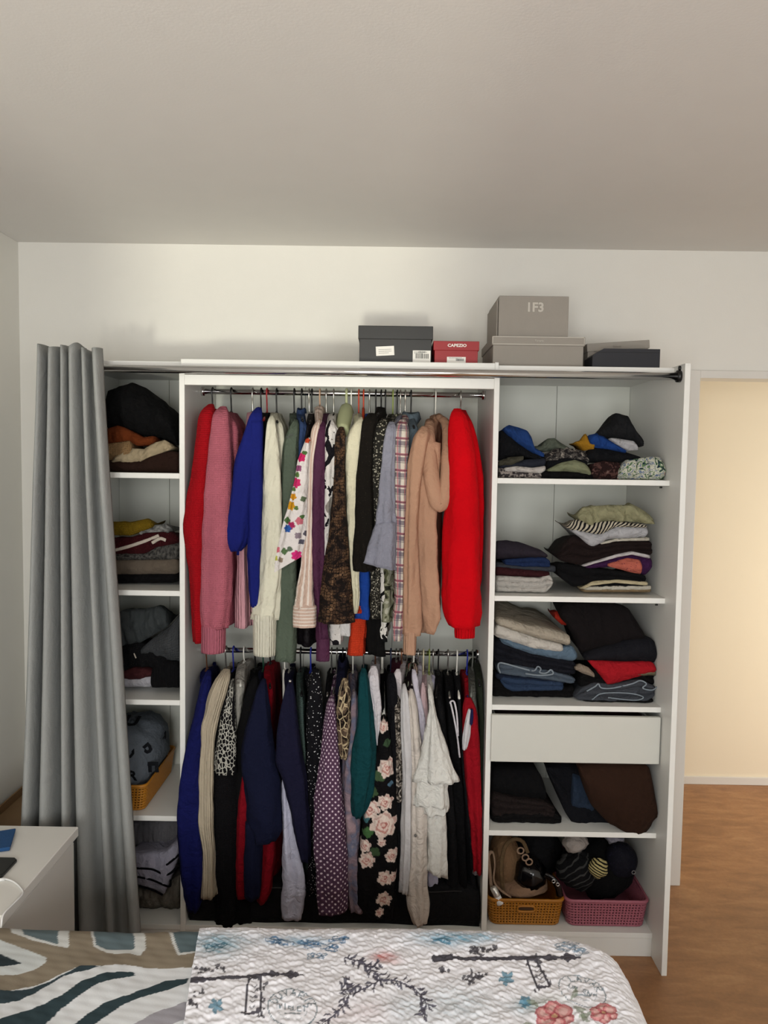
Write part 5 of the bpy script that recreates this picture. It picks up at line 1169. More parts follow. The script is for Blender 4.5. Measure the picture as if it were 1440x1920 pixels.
# ------------------------------------------------------------------ woven baskets
def basket(label, x0, x1, y0, y1, z0, z1, m, name='storage_basket', slot=True):
    """tapered woven basket: uprights, hoops, rim, base and hand slot"""
    t = thing(name, label, 'basket', ((x0 + x1) / 2, (y0 + y1) / 2, z0), 'woven storage baskets')
    h = z1 - z0; tp = .012
    def ring(z, off=0.0, r=.025, n=5):
        k = tp * (1 - (z - z0) / h) - off; pts = []
        for cx, cy, a0 in ((x1 - r, y0 + r, -R90), (x1 - r, y1 - r, 0), (x0 + r, y1 - r, R90), (x0 + r, y0 + r, math.pi)):
            sx = -k if cx > (x0 + x1) / 2 else k; sy = k if cy < (y0 + y1) / 2 else -k
            for a in np.linspace(a0, a0 + R90, n): pts.append((cx + sx + r * math.cos(a), cy + sy + r * math.sin(a), z))
        return np.array(pts)
    def strip(z, hh, dep):
        a, b_ = ring(z, dep), ring(z, 0.0); n = len(a)
        V = []
        for p, q in zip(a, b_):
            V += [(p[0], p[1], z), (p[0], p[1], z + hh), (q[0], q[1], z + hh), (q[0], q[1], z)]
        return V, grid_faces_loop(n, 4)
    def grid_faces_loop(n, k):
        F_ = []
        for i in range(n):
            for j in range(k):
                a = i * k + j; b_ = i * k + (j + 1) % k; c = ((i + 1) % n) * k + (j + 1) % k; d_ = ((i + 1) % n) * k + j
                F_.append((a, d_, c, b_))
        return F_
    nz = 9; vf = []
    zz = np.linspace(z0 + .004, z1 - .016, nz)
    for z in zz: vf.append(strip(z, .0052, .0025))
    V, Fc = merge(*vf); wv = build('hoops', V, Fc, m, t)
    # uprights
    vf = []
    R0, R1 = ring(z0 + .002), ring(z1 - .006)
    def along(Rg, s):
        P = np.vstack([Rg, Rg[:1]]); L = np.concatenate([[0], np.cumsum(np.linalg.norm(np.diff(P, axis=0), axis=1))]); u = s * L[-1]
        return np.array([np.interp(u, L, P[:, k]) for k in range(3)])
    per = 2 * (x1 - x0 + y1 - y0); nu = int(per / .0115)
    c = np.array([(x0 + x1) / 2, (y0 + y1) / 2, 0])
    for i in range(nu):
        a, b_ = along(R0, i / nu), along(R1, i / nu); w_ = .0028
        tg = along(R0, (i + .3) / nu) - a; tg /= np.linalg.norm(tg) + 1e-9; nm = np.array([tg[1], -tg[0], 0]) * .0026
        V = [a - tg * w_ - nm, a + tg * w_ - nm, a + tg * w_ + nm, a - tg * w_ + nm, b_ - tg * w_ - nm, b_ + tg * w_ - nm, b_ + tg * w_ + nm, b_ - tg * w_ + nm]
        vf.append((V, [(0, 1, 5, 4), (1, 2, 6, 5), (2, 3, 7, 6), (3, 0, 4, 7)]))
    V, Fc = merge(*vf); build('uprights', V, Fc, m, t, smooth=False)
    Rm = ring(z1); V = []
    for q in range(8):
        a = q * math.pi / 4; rg = ring(z1, .0045 * math.cos(a)); rg[:, 2] = z1 - .006 + .006 * math.sin(a); V.append(rg)
    n = len(Rm); V = np.array(V).transpose(1, 0, 2).reshape(-1, 3)
    build('rim', V, grid_faces_loop(n, 8), m, t)
    Bz = ring(z0 + .002); n = len(Bz)
    V = np.vstack([Bz - [0, 0, .0015], Bz + [0, 0, .002]])
    build('base', V, [tuple(range(n))[::-1], tuple(range(n, 2 * n))] + [(i, (i + 1) % n, (i + 1) % n + n, i + n) for i in range(n)], m, t, smooth=False)
    if slot:
        cx = (x0 + x1) / 2; zc = z1 - .036; k = tp * (36e-3 / h)
        pts = [(cx + .030 * math.copysign(abs(math.cos(a)) ** .5, math.cos(a)), y0 + k - .004, zc + .010 * math.copysign(abs(math.sin(a)) ** .6, math.sin(a))) for a in np.linspace(0, 2 * math.pi, 33)]
        hd = tube('handle', pts, .004, m, t, 8)
        V = [(p[0], y0 + k - .0035, p[2]) for p in pts[:-1]] + [(p[0], y0 + k - .0005, p[2]) for p in pts[:-1]]; n = 32
        build('slot_shade_plate', V, [tuple(range(n))[::-1], tuple(range(n, 2 * n))] + [(i, i + n, (i + 1) % n + n, (i + 1) % n) for i in range(n)], mat('slot_shadow_plastic', '#3a2208', .6), hd, smooth=False)  # dark plate stands for the shade inside the slot; no hole is cut
    return t
OCH = mat('ochre_plastic', '#b3751a', .5); OCHD = mat('ochre_plastic2', '#a0660f', .5); ROSE = mat('rose_plastic', '#9c5866', .5)
# left bay basket
a = at(273, 1472, 2.575); b_ = at(271, 1532, 2.575)
zsh = LSH[3] + .0005
basket('ochre woven basket on the fourth left shelf holding a grey sweater', a[0] - .235, a[0], 2.575, 2.95, zsh, float(a[2]), OCH, slot=False)
# right bay baskets
a0, a1 = at(916, 1684, 2.575), at(1058, 1686, 2.575)
zb = ZBASE + .0005
basket('ochre woven basket with hand slot on the wardrobe floor', a0[0], a1[0], 2.575, 2.93, zb, float(a0[2]), OCHD)
q0, q1 = at(1061, 1686, 2.575), at(1228, 1689, 2.575)
basket('dusty rose woven basket on the wardrobe floor beside the ochre one', q0[0] + .002, min(q1[0], pR[0] - .006), 2.575, 2.95, zb, float(q1[2]), ROSE, slot=False)
# grey lettered sweater in the left basket
GS = fab('grey_letter_fleece', '#636a72', 'fleece')
bx0, bx1 = float(a[0]) - .235, float(a[0])
EC = np.array([(bx0 + bx1) / 2 + .004, 2.765, LSH[3] + .135]); ER = np.array([.122, .172, .135])
T, P = np.meshgrid(np.linspace(.02, math.pi - .02, 30), np.linspace(0, 2 * math.pi, 48, endpoint=False), indexing='ij')
kk = 1 + .07 * vnoise(2.2 * np.cos(P) * np.sin(T) + 3, 2.2 * np.cos(T) + 1.5 * np.sin(P), 91) + .045 * vnoise(6 * np.cos(P), 6 * np.cos(T) + 4 * np.sin(P), 92)
sg = lambda v, p_: np.sign(v) * np.abs(v) ** p_
V = np.stack([EC[0] + ER[0] * kk * sg(np.sin(T), .8) * sg(np.cos(P), .8), EC[1] + ER[1] * kk * sg(np.sin(T), .8) * sg(np.sin(P), .8), EC[2] + ER[2] * kk * sg(np.cos(T), .8)], -1).reshape(-1, 3)
rim_ = np.clip((V[:, 2] - float(a[2])) / .03, 0, 1)
V[:, 0] = np.clip(V[:, 0], bx0 + .016, (bx1 - .016) * (1 - rim_) + min(bx1 + .05, d1[0] - .006) * rim_)
V[:, 2] = np.maximum(V[:, 2], LSH[3] + .008)
o = build('sweatshirt', V, [f_[::-1] for f_ in grid_faces(30, 48, True)], GS, uv=None)
tag(o, 'grey sweatshirt with dark letters bundled in the left ochre basket', 'sweatshirt')
DKL = fab('dark_letter_print', '#15171b')
camp = np.array([0, 0, CAMZ])
for ch, x, y, sz, rt in (('U', 247, 1352, .075, .1), ('H', 306, 1385, .06, -1.0), ('P', 270, 1408, .07, .9), ('D', 240, 1412, .06, .2), ('E', 279, 1438, .085, 1.5), ('R', 248, 1455, .05, .1)):
    dr_ = at(x, y, 1.0) - camp
    q_ = (camp - EC) / ER; w_ = dr_ / ER; A_ = w_ @ w_; B_ = 2 * q_ @ w_; C_ = q_ @ q_ - 1.16
    ds = B_ * B_ - 4 * A_ * C_
    tt = (-B_ - math.sqrt(max(ds, 0))) / (2 * A_)
    p = camp + dr_ * tt
    nrm = (p - EC) / ER ** 2; pitch = math.atan2(nrm[2], -nrm[1] + 1e-6)
    lettering('letter', ch, sz, p, DKL, o, bold=.002, ry=rt, rx=R90 - max(-.6, min(pitch, 1.2)))
# contents of the right baskets
def blob(name, label, cat, cx, cy, ry_px, rx_px, Y, dep, m, seed, parent=None, rough=.12, group=None, n=26, paint=None, p=2.0):
    c = at(cx, cy, Y); rx = rx_px * Y / F; rz = ry_px * Y / F
    th = np.linspace(.02, math.pi - .02, n // 2 + 4); ph = np.linspace(0, 2 * math.pi, n, endpoint=False)
    T, P = np.meshgrid(th, ph, indexing='ij')
    k = 1 + rough * vnoise(2.2 * np.cos(P) * np.sin(T) + 3, 2.2 * np.cos(T) + 1.5 * np.sin(P), seed) + rough * .4 * vnoise(5 * np.cos(P), 5 * np.cos(T) + 3 * np.sin(P), seed + 1)
    sg = lambda v: np.sign(v) * np.abs(v) ** (2 / p)
    X = c[0] + rx * k * sg(np.sin(T)) * sg(np.cos(P)); Yy = Y + dep * (1 + k * sg(np.sin(T)) * sg(np.sin(P))); Z = c[2] + rz * k * sg(np.cos(T))
    V = np.stack([X, Yy, Z], -1).reshape(-1, 3)
    V[:, 0] = np.clip(V[:, 0], d2[1] + .004, pR[0] - .004); V[:, 1] = np.minimum(V[:, 1], CY1 - .012)
    Fc = [f_[::-1] for f_ in grid_faces(len(th), n, True)]; uv = []
    for f_ in Fc: uv += [(V[i][0], V[i][2]) for i in f_]
    o = build(name, V, Fc, m, parent, uv, paint(V) if paint else None)
    if parent is None: tag(o, label, cat, group)
    return o
GO = 'things in the ochre floor basket'; GP = 'things in the rose floor basket'
TAN = fab('tan_canvas', '#7a5f45', 'fine')
t = thing('handbag', 'tan canvas handbag with looped strap in the ochre floor basket', 'handbag', (float(at(945, 1640, 2.7)[0]), 2.7, zb + .01), GO)
blob('bag_body', '', '', 952, 1640, 58, 34, 2.64, .09, TAN, 4, t, rough=.08)
tube('strap', spline([at(x, y, Y) for x, y, Y in ((922, 1668, 2.60), (918, 1630, 2.61), (916, 1604, 2.62), (924, 1598, 2.63), (928, 1620, 2.62), (926, 1650, 2.60), (938, 1668, 2.59), (958, 1682, 2.59))], 50), .006, fab('beige_strap', '#927a66'), t, 8, .5)
tube('strap', spline([at(x, y, Y) for x, y, Y in ((944, 1678, 2.60), (940, 1630, 2.60), (946, 1590, 2.62), (962, 1574, 2.64), (980, 1578, 2.64), (990, 1600, 2.62))], 50), .007, fab('olive_strap', '#5c4a34'), t, 8, .5)
for x, y in ((976, 1595), (985, 1608), (992, 1616)):
    c = at(x, y, 2.60); tube('strap_ring', [(c[0] + .011 * math.cos(a), 2.60, c[2] + .011 * math.sin(a)) for a in np.linspace(0, 6.28, 20)], .0028, fab('beige_strap'), t, 8)
GLB = mat('gloss_black', '#060608', .12)
t = thing('shiny_bag', 'glossy black patent bag in the ochre floor basket', 'handbag', (float(at(1000, 1655, 2.62)[0]), 2.65, zb + .03), GO)
blob('bag_body', '', '', 1000, 1655, 32, 32, 2.60, .06, GLB, 11, t, rough=.10)
tube('strap', spline([at(x, y, Y) for x, y, Y in ((1022, 1640, 2.61), (1036, 1648, 2.595), (1046, 1662, 2.59), (1050, 1680, 2.59))], 24), .012, GLB, t, 10, .6)
for x, y in ((1038, 1653), (1046, 1659)):
    c = at(x, y, 2.574); tube('eyelet', [(c[0] + .0055 * math.cos(a), 2.576, c[2] + .0055 * math.sin(a)) for a in np.linspace(0, 6.28, 18)], .0016, CHROME, t, 6)
o = blob('pouch', 'beige cloth pouch at the front of the ochre floor basket', 'pouch', 984, 1679, 18, 58, 2.60, .09, fab('peach_cloth', '#8a6e58'), 19, rough=.12, group=GO)
c0, c1 = at(924, 1662, 2.59), at(932, 1680, 2.585)
t = thing('deodorant_can', 'small silver capped bottle at the left of the ochre floor basket', 'bottle', (c1[0], 2.59, c1[2]), GO)
tube('cap', [c0, c0 + (c1 - c0) * .1, c0 + (c1 - c0) * .9, c1], [.008, .0125, .0125, .012], mat('silver_plastic', '#c9c6c0', .2, .6), t, 16)
tube('bottle_body', [c1, c1 + (c1 - c0) * .8], [.0125, .0135], mat('white_rubber'), t, 16)
blob('bag', 'large black cloth bag heaped behind the two floor baskets', 'bag', 1018, 1622, 52, 48, 2.74, .09, fab('black_canvas'), 23, rough=.12, group=GO)
t = blob('scarf_bundle', 'black bundle of scarves heaped in the rose floor basket', 'scarf', 1140, 1656, 58, 76, 2.605, .13, fab('black_scarf', '#070708', 'fleece'), 31, rough=.10, group=GP)
o = blob('scarf', 'black ribbed scarf with fine grey lines in the rose floor basket', 'scarf', 1090, 1648, 34, 42, 2.595, .06, fab('ribbed_scarf', '#101012', pat=p_stripe([(0, '#0c0c0e'), (.88, '#3b3b3a')], 16, 'X', 5, rot=.9)), 37, rough=.14, group=GP)
o = blob('sock', 'black sock with cream stripes in the rose floor basket', 'sock', 1126, 1636, 19, 19, 2.575, .03, fab('striped_sock', '#c0b37a', pat=p_stripe([(0, '#15130e'), (.42, '#b3a672')], 34, 'Y', .5, rot=.45)), 41, rough=.10, group=GP)
o = blob('hat', 'navy sequinned beret in the rose floor basket', 'hat', 1172, 1626, 34, 33, 2.592, .05, fab('navy_sequin', '#10101c', 'tuft', rough=.8, pat=p_vor([(0, '#3a3a58'), (.14, '#0c0c16')], 210)), 43, rough=.06, group=GP)
c = at(1187, 1634, 2.60); tube('badge_ring', [(c[0] + .006 * math.cos(a), 2.594, c[2] + .006 * math.sin(a)) for a in np.linspace(0, 6.28, 18)], .0015, GREYP, o, 6)
blob('cloth', 'white crumpled cloth at the back of the fifth right bay', 'cloth', 1084, 1592, 19, 26, 2.63, .05, fab('white_crumple', '#978f89'), 47, rough=.2, group=GP)
blob('cloth', 'small white cloth behind the navy beret', 'cloth', 1158, 1582, 12, 17, 2.66, .04, fab('white_crumple2', '#8a8790'), 53, rough=.2, group=GP)
# ------------------------------------------------------------------ bed
BZ = .555
bedR, bedF, bedN = .565, 1.835, .30
BED = thing('bed', 'bed base and mattress under the patterned covers in the foreground', 'bed', (-.45, 1.07, 0))
box('bed_base', XL + .03, bedR - .05, bedN + .04, bedF - .07, .0, .26, mat('bed_fabric', '#8f8c88', .9), BED, b=.01)
box('mattress', XL + .02, bedR - .035, bedN + .02, bedF - .045, .262, BZ - .03, mat('mattress_ticking', '#d8d4cc', .9), BED, b=.03)
def wrap(a, edge, r):
    """flat, then over a rounded edge and straight down: returns position, drop"""
    t = (a - (edge - r)) / r
    pos = np.where(t < 0, a, np.where(t < math.pi / 2, edge - r + r * np.sin(np.clip(t, 0, math.pi / 2)), edge + .04 * (a - (edge - r + r * math.pi / 2))))
    dr = np.where(t < 0, 0, np.where(t < math.pi / 2, r * (1 - np.cos(np.clip(t, 0, math.pi / 2))), r + (a - (edge - r + r * math.pi / 2))))
    return pos, dr
def topix(A, Bq, z):
    P = np.stack([A, Bq, np.full_like(A, z - CAMZ)], -1)
    q0, q1, q2 = P @ CR, P @ CD, P @ CF
    q2 = np.maximum(q2, .05)
    return 720 + F * q0 / q2, 960 + F * q1 / q2
def inpoly(x, y, poly):
    c = np.zeros(x.shape, bool); n = len(poly)
    for i in range(n):
        x1, y1 = poly[i]; x2, y2 = poly[(i + 1) % n]
        if y1 == y2: continue
        c ^= ((y1 > y) != (y2 > y)) & (x < (x2 - x1) * (y - y1) / (y2 - y1) + x1)
    return c
def dseg(x, y, pts):
    d = np.full(x.shape, 1e9)
    for (x1, y1), (x2, y2) in zip(pts[:-1], pts[1:]):
        l2 = (x2 - x1) ** 2 + (y2 - y1) ** 2 + 1e-9
        t = np.clip(((x - x1) * (x2 - x1) + (y - y1) * (y2 - y1)) / l2, 0, 1)
        d = np.minimum(d, np.hypot(x - x1 - t * (x2 - x1), y - y1 - t * (y2 - y1)))
    return d
def cover(name, label, a0, a1, aedge, lift, na, relief, paintf, m, bfar=.30, rcorner=.10, r=.07, cat='bedding', lo=.04, skew=0.0):
    a = np.linspace(a0, a1, na)
    b_ = np.concatenate([np.linspace(bedN - .02, 1.40, 24)[:-1], np.linspace(1.40, bedF + bfar * .35, int((bedF + bfar * .35 - 1.4) / .0022)), np.linspace(bedF + bfar * .35, bedF + bfar, 16)[1:]])
    A, Bq = np.meshgrid(a, b_)
    A = A + skew * np.maximum(bedF - Bq, 0) * (1 - (A - a0) / (a1 - a0))
    # far corner drawn in a little, as the real cover slumps there
    ef = bedF - rcorner * np.clip((A - (bedR - .22)) / .22, 0, 1) ** 2
    Y, dy = wrap(Bq - (ef - bedF), bedF, r); Y = Y + (ef - bedF)
    if aedge: X, dx = wrap(A, aedge, r)
    else: X, dx = A, np.zeros_like(A)
    Z = BZ + lift - np.maximum(dx, dy) - .35 * np.minimum(dx, dy)
    Z = Z + relief(A, Bq) + .006 * vnoise(A * 3.1, Bq * 4.7, 61) - .006
    Z = np.maximum(Z, lo)
    px, py = topix(A, Bq, BZ + lift)
    col = paintf(px, py, A, Bq)
    V = np.stack([X, Y, Z], -1).reshape(-1, 3)
    Fc = grid_faces(len(b_), na, False)
    uvp = np.stack([A, Bq], -1).reshape(-1, 2); fi = np.array(Fc); uv = uvp[fi.ravel()]
    o = build(name, V, Fc, m, None, uv, col.reshape(-1, 3))
    md = o.modifiers.new('cloth_thickness', 'SOLIDIFY'); md.thickness = .008; md.offset = -1
    return tag(o, label, cat)
C = lambda h: np.array(lin(h))
def duvet_paint(px, py, A, Bq):
    col = np.tile(C('#e2e5e8'), px.shape + (1,))
    wob = 2.0 * vnoise(px * .03, py * .05, 3); x, y = px + wob, py + .6 * wob
    def pg(poly, c): col[inpoly(x, y, poly)] = C(c)
    pg([(-400, 1660), (375, 1660), (372, 1780), (365, 1812), (330, 1809), (270, 1807), (235, 1802), (190, 1803), (155, 1803), (120, 1815), (70, 1838), (40, 1846), (-20, 1853), (-400, 1900)], '#8d8271')
    pg([(-80, 1745), (-10, 1752), (25, 1764), (60, 1778), (87, 1788), (85, 1797), (60, 1810), (30, 1820), (-20, 1824), (-80, 1820)], '#cdd2d2')
    pg([(-60, 1772), (-10, 1776), (42, 1800), (-10, 1807), (-60, 1808)], '#2f3a40')
    pg([(18, 1700), (134, 1700), (128, 1770), (105, 1767), (60, 1757), (22, 1741)], '#d4d6d4'); pg([(34, 1700), (116, 1700), (108, 1764), (75, 1756), (45, 1745)], '#66757a')
    pg([(168, 1700), (270, 1700), (273, 1772), (262, 1784), (240, 1779), (200, 1778), (175, 1766)], '#d4d6d4'); pg([(174, 1700), (250, 1700), (252, 1771), (200, 1771), (179, 1763)], '#64747a')
    pg([(308, 1700), (380, 1700), (374, 1783), (333, 1785), (322, 1760)], '#d4d6d4'); pg([(314, 1700), (380, 1700), (374, 1779), (337, 1781), (328, 1760)], '#5f6f74')
    pg([(-60, 1853), (20, 1849), (50, 1848), (90, 1832), (150, 1804), (188, 1804), (165, 1812), (120, 1822), (80, 1845), (35, 1870), (15, 1877), (-60, 1882)], '#36454c')
    pg([(-60, 1925), (0, 1908), (60, 1888), (110, 1862), (150, 1835), (200, 1817), (250, 1815), (254, 1822), (220, 1830), (185, 1838), (150, 1860), (110, 1890), (80, 1920), (60, 1990), (-60, 1990)], '#33444a')
    pg([(100, 1945), (160, 1897), (200, 1874), (260, 1852), (310, 1834), (356, 1832), (352, 1842), (310, 1853), (260, 1866), (220, 1885), (175, 1915), (130, 1950)], '#33444a')
    pg([(230, 1926), (290, 1895), (345, 1876), (370, 1874), (350, 1905), (300, 1926)], '#a5a3ab')
    return col
def quilt_paint(px, py, A, Bq):
    full = np.tile(C('#f2f2f8'), px.shape + (1,))
    sel = (py > 1725) & (py < 1945) & (px > 250) & (px < 1300)
    px, py = px[sel], py[sel]; col = full[sel]
    rs = np.random.RandomState(5)
    n1 = .5 + .5 * vnoise(px * .09, py * .22, 12); n2 = .5 + .5 * vnoise(px * .2, py * .5, 13)
    def blend(k, c):
        k = np.clip(k, 0, 1)[..., None]; col[:] = col * (1 - k) + C(c) * k
    def blotch(x, y, rx, ry, c, s=.7, tex=True):
        g = np.exp(-(((px - x) / rx) ** 2 + ((py - y) / ry) ** 2)); blend(g * s * ((.35 + 1.0 * n1 * n2 + .3 * n2) if tex else 1), c)
    def near(x0, x1, y0, y1): return np.nonzero((px > x0) & (px < x1) & (py > y0) & (py < y1))[0]
    def put(ix, mk, c, k):
        ix = ix[mk]; col[ix] = col[ix] * (1 - k) + C(c) * k
    def line(pts, w_, c, k=1.0):
        X_, Y_ = zip(*pts); ix = near(min(X_) - w_, max(X_) + w_, min(Y_) - w_, max(Y_) + w_)
        put(ix, dseg(px[ix], py[ix], pts) < w_, c, k)
    def leaf(x, y, ln, wd, ang, c, k=1.0):
        ix = near(x - ln * 1.2, x + ln * 1.2, y - ln * 1.2, y + ln * 1.2); qx_, qy_ = px[ix] - x, py[ix] - y
        u = qx_ * math.cos(ang) + qy_ * math.sin(ang); v = -qx_ * math.sin(ang) + qy_ * math.cos(ang)
        s = np.clip(u / ln, 0, 1); put(ix, (u > 0) & (u < ln) & (np.abs(v - .15 * ln * np.sin(3 * s)) < wd * np.sin(math.pi * s) ** .8), c, k)
    # pale washes
    for a in ((410, 1768, 45, 22, '#6f9cad', .9), (400, 1755, 60, 12, '#5f93aa', .5), (560, 1758, 70, 10, '#6d9cb8', .8), (840, 1756, 60, 14, '#5d9fbd', .95), (900, 1752, 45, 9, '#6aa6c2', .6), (700, 1890, 40, 20, '#c9b0b0', .4), (860, 1880, 70, 35, '#9db9c4', .45), (760, 1888, 40, 26, '#a4bcc6', .4),
              (720, 1790, 22, 9, '#c9635c', 1.0), (735, 1800, 16, 5, '#cf8a80', .6), (640, 1900, 50, 18, '#cbb4b4', .35), (985, 1880, 26, 14, '#6f9db4', .7), (1020, 1878, 40, 18, '#9aa58e', .5)): blotch(*a)
    # blue pencil flowers
    for cx, cy, r, c, q in ((405, 1768, 26, '#4a7284', 5), (525, 1757, 24, '#3f6a90', 6), (575, 1762, 24, '#446e94', 6), (620, 1770, 22, '#4a7397', 5), (640, 1758, 22, '#466f94', 5), (590, 1782, 22, '#5f82a0', 4), (840, 1762, 26, '#4f84a0', 4), (1060, 1766, 26, '#71879a', 5), (1085, 1775, 20, '#71879a', 4)):
        for k in range(q):
            a0 = rs.uniform(0, 6.28); rr = r * rs.uniform(.35, 1.0); ox, oy = cx + rs.uniform(-.5, .5) * r, cy + rs.uniform(-.2, .2) * r
            pts = [(ox + rr * .6 * math.cos(a0 + t) * (1 + .4 * math.sin(3 * t)), oy + rr * .22 * math.sin(a0 + t) * (1 + .4 * math.sin(3 * t))) for t in np.linspace(0, 5, 18)]
            line(pts, 1.0, c, .75)
    # four-petalled blue stars
    for cx, cy, r in ((405, 1885, 16), (950, 1828, 16), (985, 1872, 13)):
        for k in range(5): leaf(cx, cy, r, 4.5, k * 1.26 + .3, '#5b91ab', .85)
    # lamp posts
    INK = '#54525a'
    for (p0, p1, w0, sg, qd) in (((350, 1837), (520, 1826), 4.0, ((466, 1836), (489, 1833), (489, 1894), (459, 1899)), None), ((815, 1793), (1040, 1789), 4.5, ((988, 1795), (1005, 1795), (1031, 1843), (1008, 1847)), None)):
        line([p0, ((p0[0] + p1[0]) / 2, (p0[1] + p1[1]) / 2 + 1), p1], w0 * .8, INK)
        line([p0, (p0[0] + 30, p0[1] - 1)], w0 * 1.4, INK)
        ex, ey = p1
        for dx, rx, ry in ((-10, 6, 7), (0, 5, 5), (14, 4, 4), (24, 8, 8), (34, 6, 5)):
            blend((((px - ex - dx) / rx) ** 2 + ((py - ey - dx * -.05) / ry) ** 2 < 1) * 1.0, INK)
        line([(ex, ey), (ex + 48, ey - 2)], 1.8, INK)
        P = list(sg) + [sg[0]]
        line(P, 2.0, INK)
        cx = sum(p[0] for p in sg) / 4; cy = sum(p[1] for p in sg) / 4
        for k in range(26):
            a0 = rs.uniform(0, 6.28); e = sg[rs.randint(4)]; f_ = sg[rs.randint(4)]; t = rs.uniform()
            x0, y0 = e[0] + (f_[0] - e[0]) * t, e[1] + (f_[1] - e[1]) * t
            if inpoly(np.array([x0]), np.array([y0]), sg)[0] and rs.uniform() < .8: continue
            leaf(x0 + rs.uniform(-6, 6), y0 + rs.uniform(-4, 4), rs.uniform(7, 14), 2.4, a0, INK, .9)
        for k in range(5):
            t0 = .2 + .15 * k
            x0 = sg[0][0] + (sg[3][0] - sg[0][0]) * t0 + 7; y0 = sg[0][1] + (sg[3][1] - sg[0][1]) * t0
            line([(x0, y0), (x0 + 5, y0 + 3), (x0 + 10, y0 - 1)], 1.0, INK, .8)
    # dark foliage sprigs
    for cx, cy, n, r in ((385, 1818, 10, 16), (410, 1815, 7, 14), (362, 1878, 10, 14), (370, 1862, 5, 12), (895, 1778, 14, 20), (920, 1774, 8, 16), (885, 1828, 14, 18), (830, 1815, 6, 14), (905, 1822, 8, 14)):
        for k in range(n): leaf(cx + rs.uniform(-.7, .7) * r, cy + rs.uniform(-.25, .25) * r, r * rs.uniform(.4, .8), 2.6, rs.uniform(0, 6.28), '#4d4b52', .9)
    # damask scrollwork
    for path in ([(648, 1792), (680, 1800), (700, 1818), (715, 1834), (690, 1848), (655, 1862), (645, 1880), (625, 1900), (600, 1918)], [(715, 1834), (745, 1838), (770, 1846), (790, 1862), (800, 1880), (792, 1900)], [(670, 1795), (690, 1810), (705, 1806)], [(640, 1850), (650, 1838), (662, 1850)]):
        line(path, 1.2, '#5a5866')
        P = spline([(x, y, 0) for x, y in path], max(8, len(path) * 3))
        for i, p in enumerate(P):
            ang = math.atan2(*(np.gradient(P, axis=0)[i][[1, 0]]))
            for s in (-1, 1):
                leaf(p[0] + rs.uniform(-4, 4), p[1] + rs.uniform(-3, 3), rs.uniform(8, 19), rs.uniform(1.4, 2.6), ang + s * rs.uniform(.4, 1.3), '#5a5866', .95)
    # postmarks
    def stamp(cx, cy, rx, ry, rot, word, mid):
        u = (px - cx) * math.cos(rot) + (py - cy) * math.sin(rot); v = -(px - cx) * math.sin(rot) + (py - cy) * math.cos(rot)
        d = np.hypot(u / rx, v / ry); IK = '#7b8a94'
        blend((np.abs(d - 1) < .022) * .95, IK); blend((np.abs(d - .62) < .014) * .5, IK)
        def glyph(ch, gx, gy, s, a):
            G = {'D': [[(0, 0), (0, 2), (.9, 1.6), (1.1, 1), (.9, .3), (0, 0)]], 'U': [[(0, 2), (0, .4), (.5, 0), (1, .4), (1, 2)]], 'V': [[(0, 2), (.5, 0), (1, 2)]], 'A': [[(0, 0), (.5, 2), (1, 0)], [(.2, .8), (.8, .8)]], 'R': [[(0, 0), (0, 2), (.9, 1.9), (.9, 1.1), (0, 1), (1, 0)]],
                 'I': [[(.5, 0), (.5, 2)]], 'L': [[(0, 2), (0, 0), (.9, 0)]], 'E': [[(.9, 0), (0, 0), (0, 2), (.9, 2)], [(0, 1), (.7, 1)]], 'T': [[(0, 2), (1, 2)], [(.5, 2), (.5, 0)]], 'O': [[(.5, 0), (0, .6), (0, 1.4), (.5, 2), (1, 1.4), (1, .6), (.5, 0)]], 'S': [[(1, 1.7), (.5, 2), (0, 1.5), (1, .6), (.5, 0), (0, .3)]], 'P': [[(0, 0), (0, 2), (.9, 1.9), (.9, 1.1), (0, 1)]], 'N': [[(0, 0), (0, 2), (1, 0), (1, 2)]]}
            for st in G.get(ch, []):
                pts = []
                for x, y in st:
                    lx, ly = (x - .5) * s, (y - 1) * s * .8
                    uu = gx + lx * math.cos(a) - ly * -math.sin(a); vv = gy + lx * math.sin(a) - ly * math.cos(a)
                    pts.append((cx + uu * rx * math.cos(rot) - vv * ry * math.sin(rot), cy + uu * rx * math.sin(rot) + vv * ry * math.cos(rot)))
                line(pts, .9, IK, .95)
        for i, ch in enumerate(word):
            a = -math.pi / 2 + (i - (len(word) - 1) / 2) * .42
            glyph(ch, .80 * math.cos(a), .80 * math.sin(a), .19, a + math.pi / 2)
        for i, ch in enumerate(mid): glyph(ch, (i - (len(mid) - 1) / 2) * .2, 0, .15, 0)
        line([(cx - rx * .3, cy + ry * .3), (cx + rx * .3, cy + ry * .32)], .9, IK, .8)
    stamp(548, 1888, 46, 34, 0.1, 'DUVARIE', 'VIRLET')
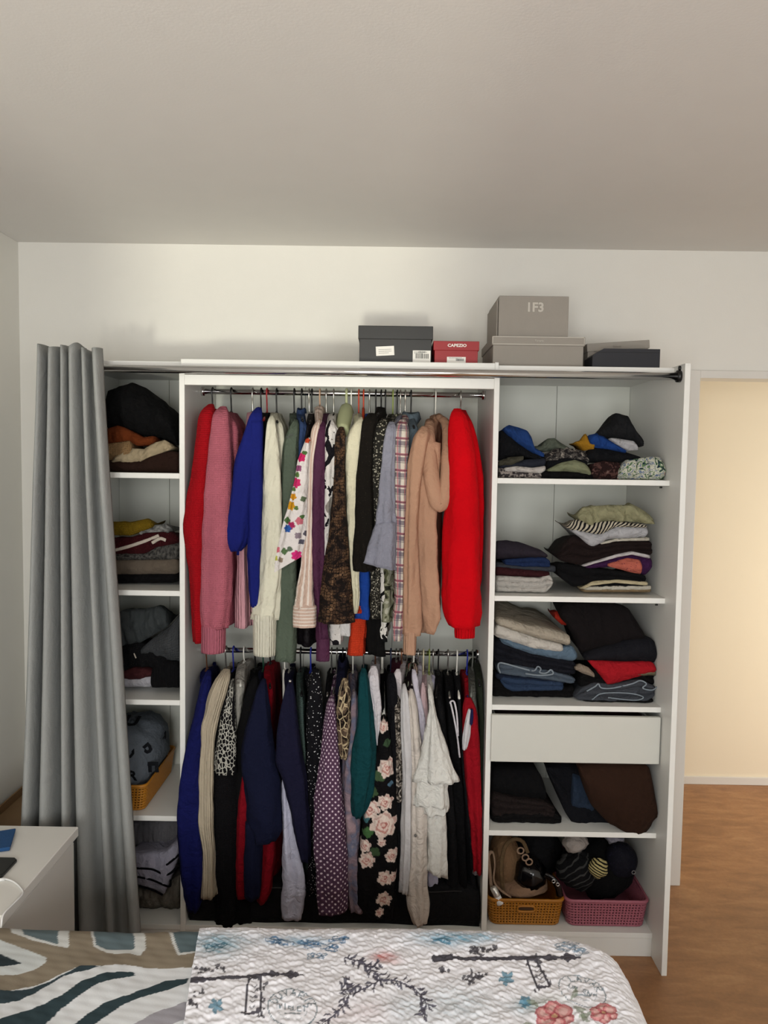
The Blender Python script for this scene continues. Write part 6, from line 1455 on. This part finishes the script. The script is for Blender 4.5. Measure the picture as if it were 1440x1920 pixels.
    stamp(1092, 1852, 46, 27, .35, 'LAVAR', 'URGENT')
    # pink roses
    for cx, cy, r in ((1040, 1898, 36), (1132, 1893, 26)):
        for k in range(6):
            a = k * 1.05 + .4; ex, ey = cx + r * .55 * math.cos(a), cy + r * .38 * math.sin(a)
            d = np.hypot((px - ex) / (r * .52), (py - ey) / (r * .36)); blend((d < 1) * .9, '#b85f66'); blend((d < .78) * .8, '#d99c9a'); blend((d < .5) * .6, '#e3c2bc')
        d = np.hypot((px - cx) / (r * .28), (py - cy) / (r * .2)); blend((d < 1) * .9, '#a8505a'); blend((d < .55) * .8, '#d8b48c')
    for x, y, a in ((1075, 1880, .3), (1085, 1900, -.4), (1010, 1882, 3.6), (1000, 1912, 2.6), (1090, 1890, .9), (1070, 1868, -1.2)): leaf(x, y, 26, 5, a, '#7d8a72', .7)
    full[sel] = col
    return full
def quilt_relief(A, Bq):
    w1 = vnoise(A * 22, Bq * 30, 71); w2 = vnoise(A * 60, Bq * 105, 72)
    r1 = np.sin(Bq * 330 + 4.0 * vnoise(A * 34, Bq * 26, 73) + 4 * vnoise(A * 95, Bq * 30, 75))
    w3 = vnoise(A * 110 + 4, Bq * 160, 76)
    return .0018 * w1 + .0017 * w2 + .0008 * r1 + .0011 * w3
def duvet_relief(A, Bq):
    return .004 * vnoise(A * 7, Bq * 11, 81) + .0015 * vnoise(A * 26, Bq * 40, 82)
qx = float(atz(368, 1765, BZ)[0])
cover('duvet', 'duvet with bold leaf pattern in taupe, white and slate at the head end', XL + .02, qx + .16, None, 0.0, 330, duvet_relief, duvet_paint, mat('duvet_cloth', '#ffffff', .9, vcol=True, bump=('noise', 300, .1), spec=.2), bfar=.22, cat='duvet')
cover('quilt', 'white puckered quilt printed with lamp posts, postmarks and flowers', qx - .012, bedR + .34, bedR, .012, 560, quilt_relief, quilt_paint, mat('quilt_cloth', '#ffffff', .9, vcol=True, bump=('noise', 240, .1), spec=.2), bfar=.30, cat='quilt', skew=.15)

for o in bpy.data.objects:
    if 'w0' in o: del o['w0']
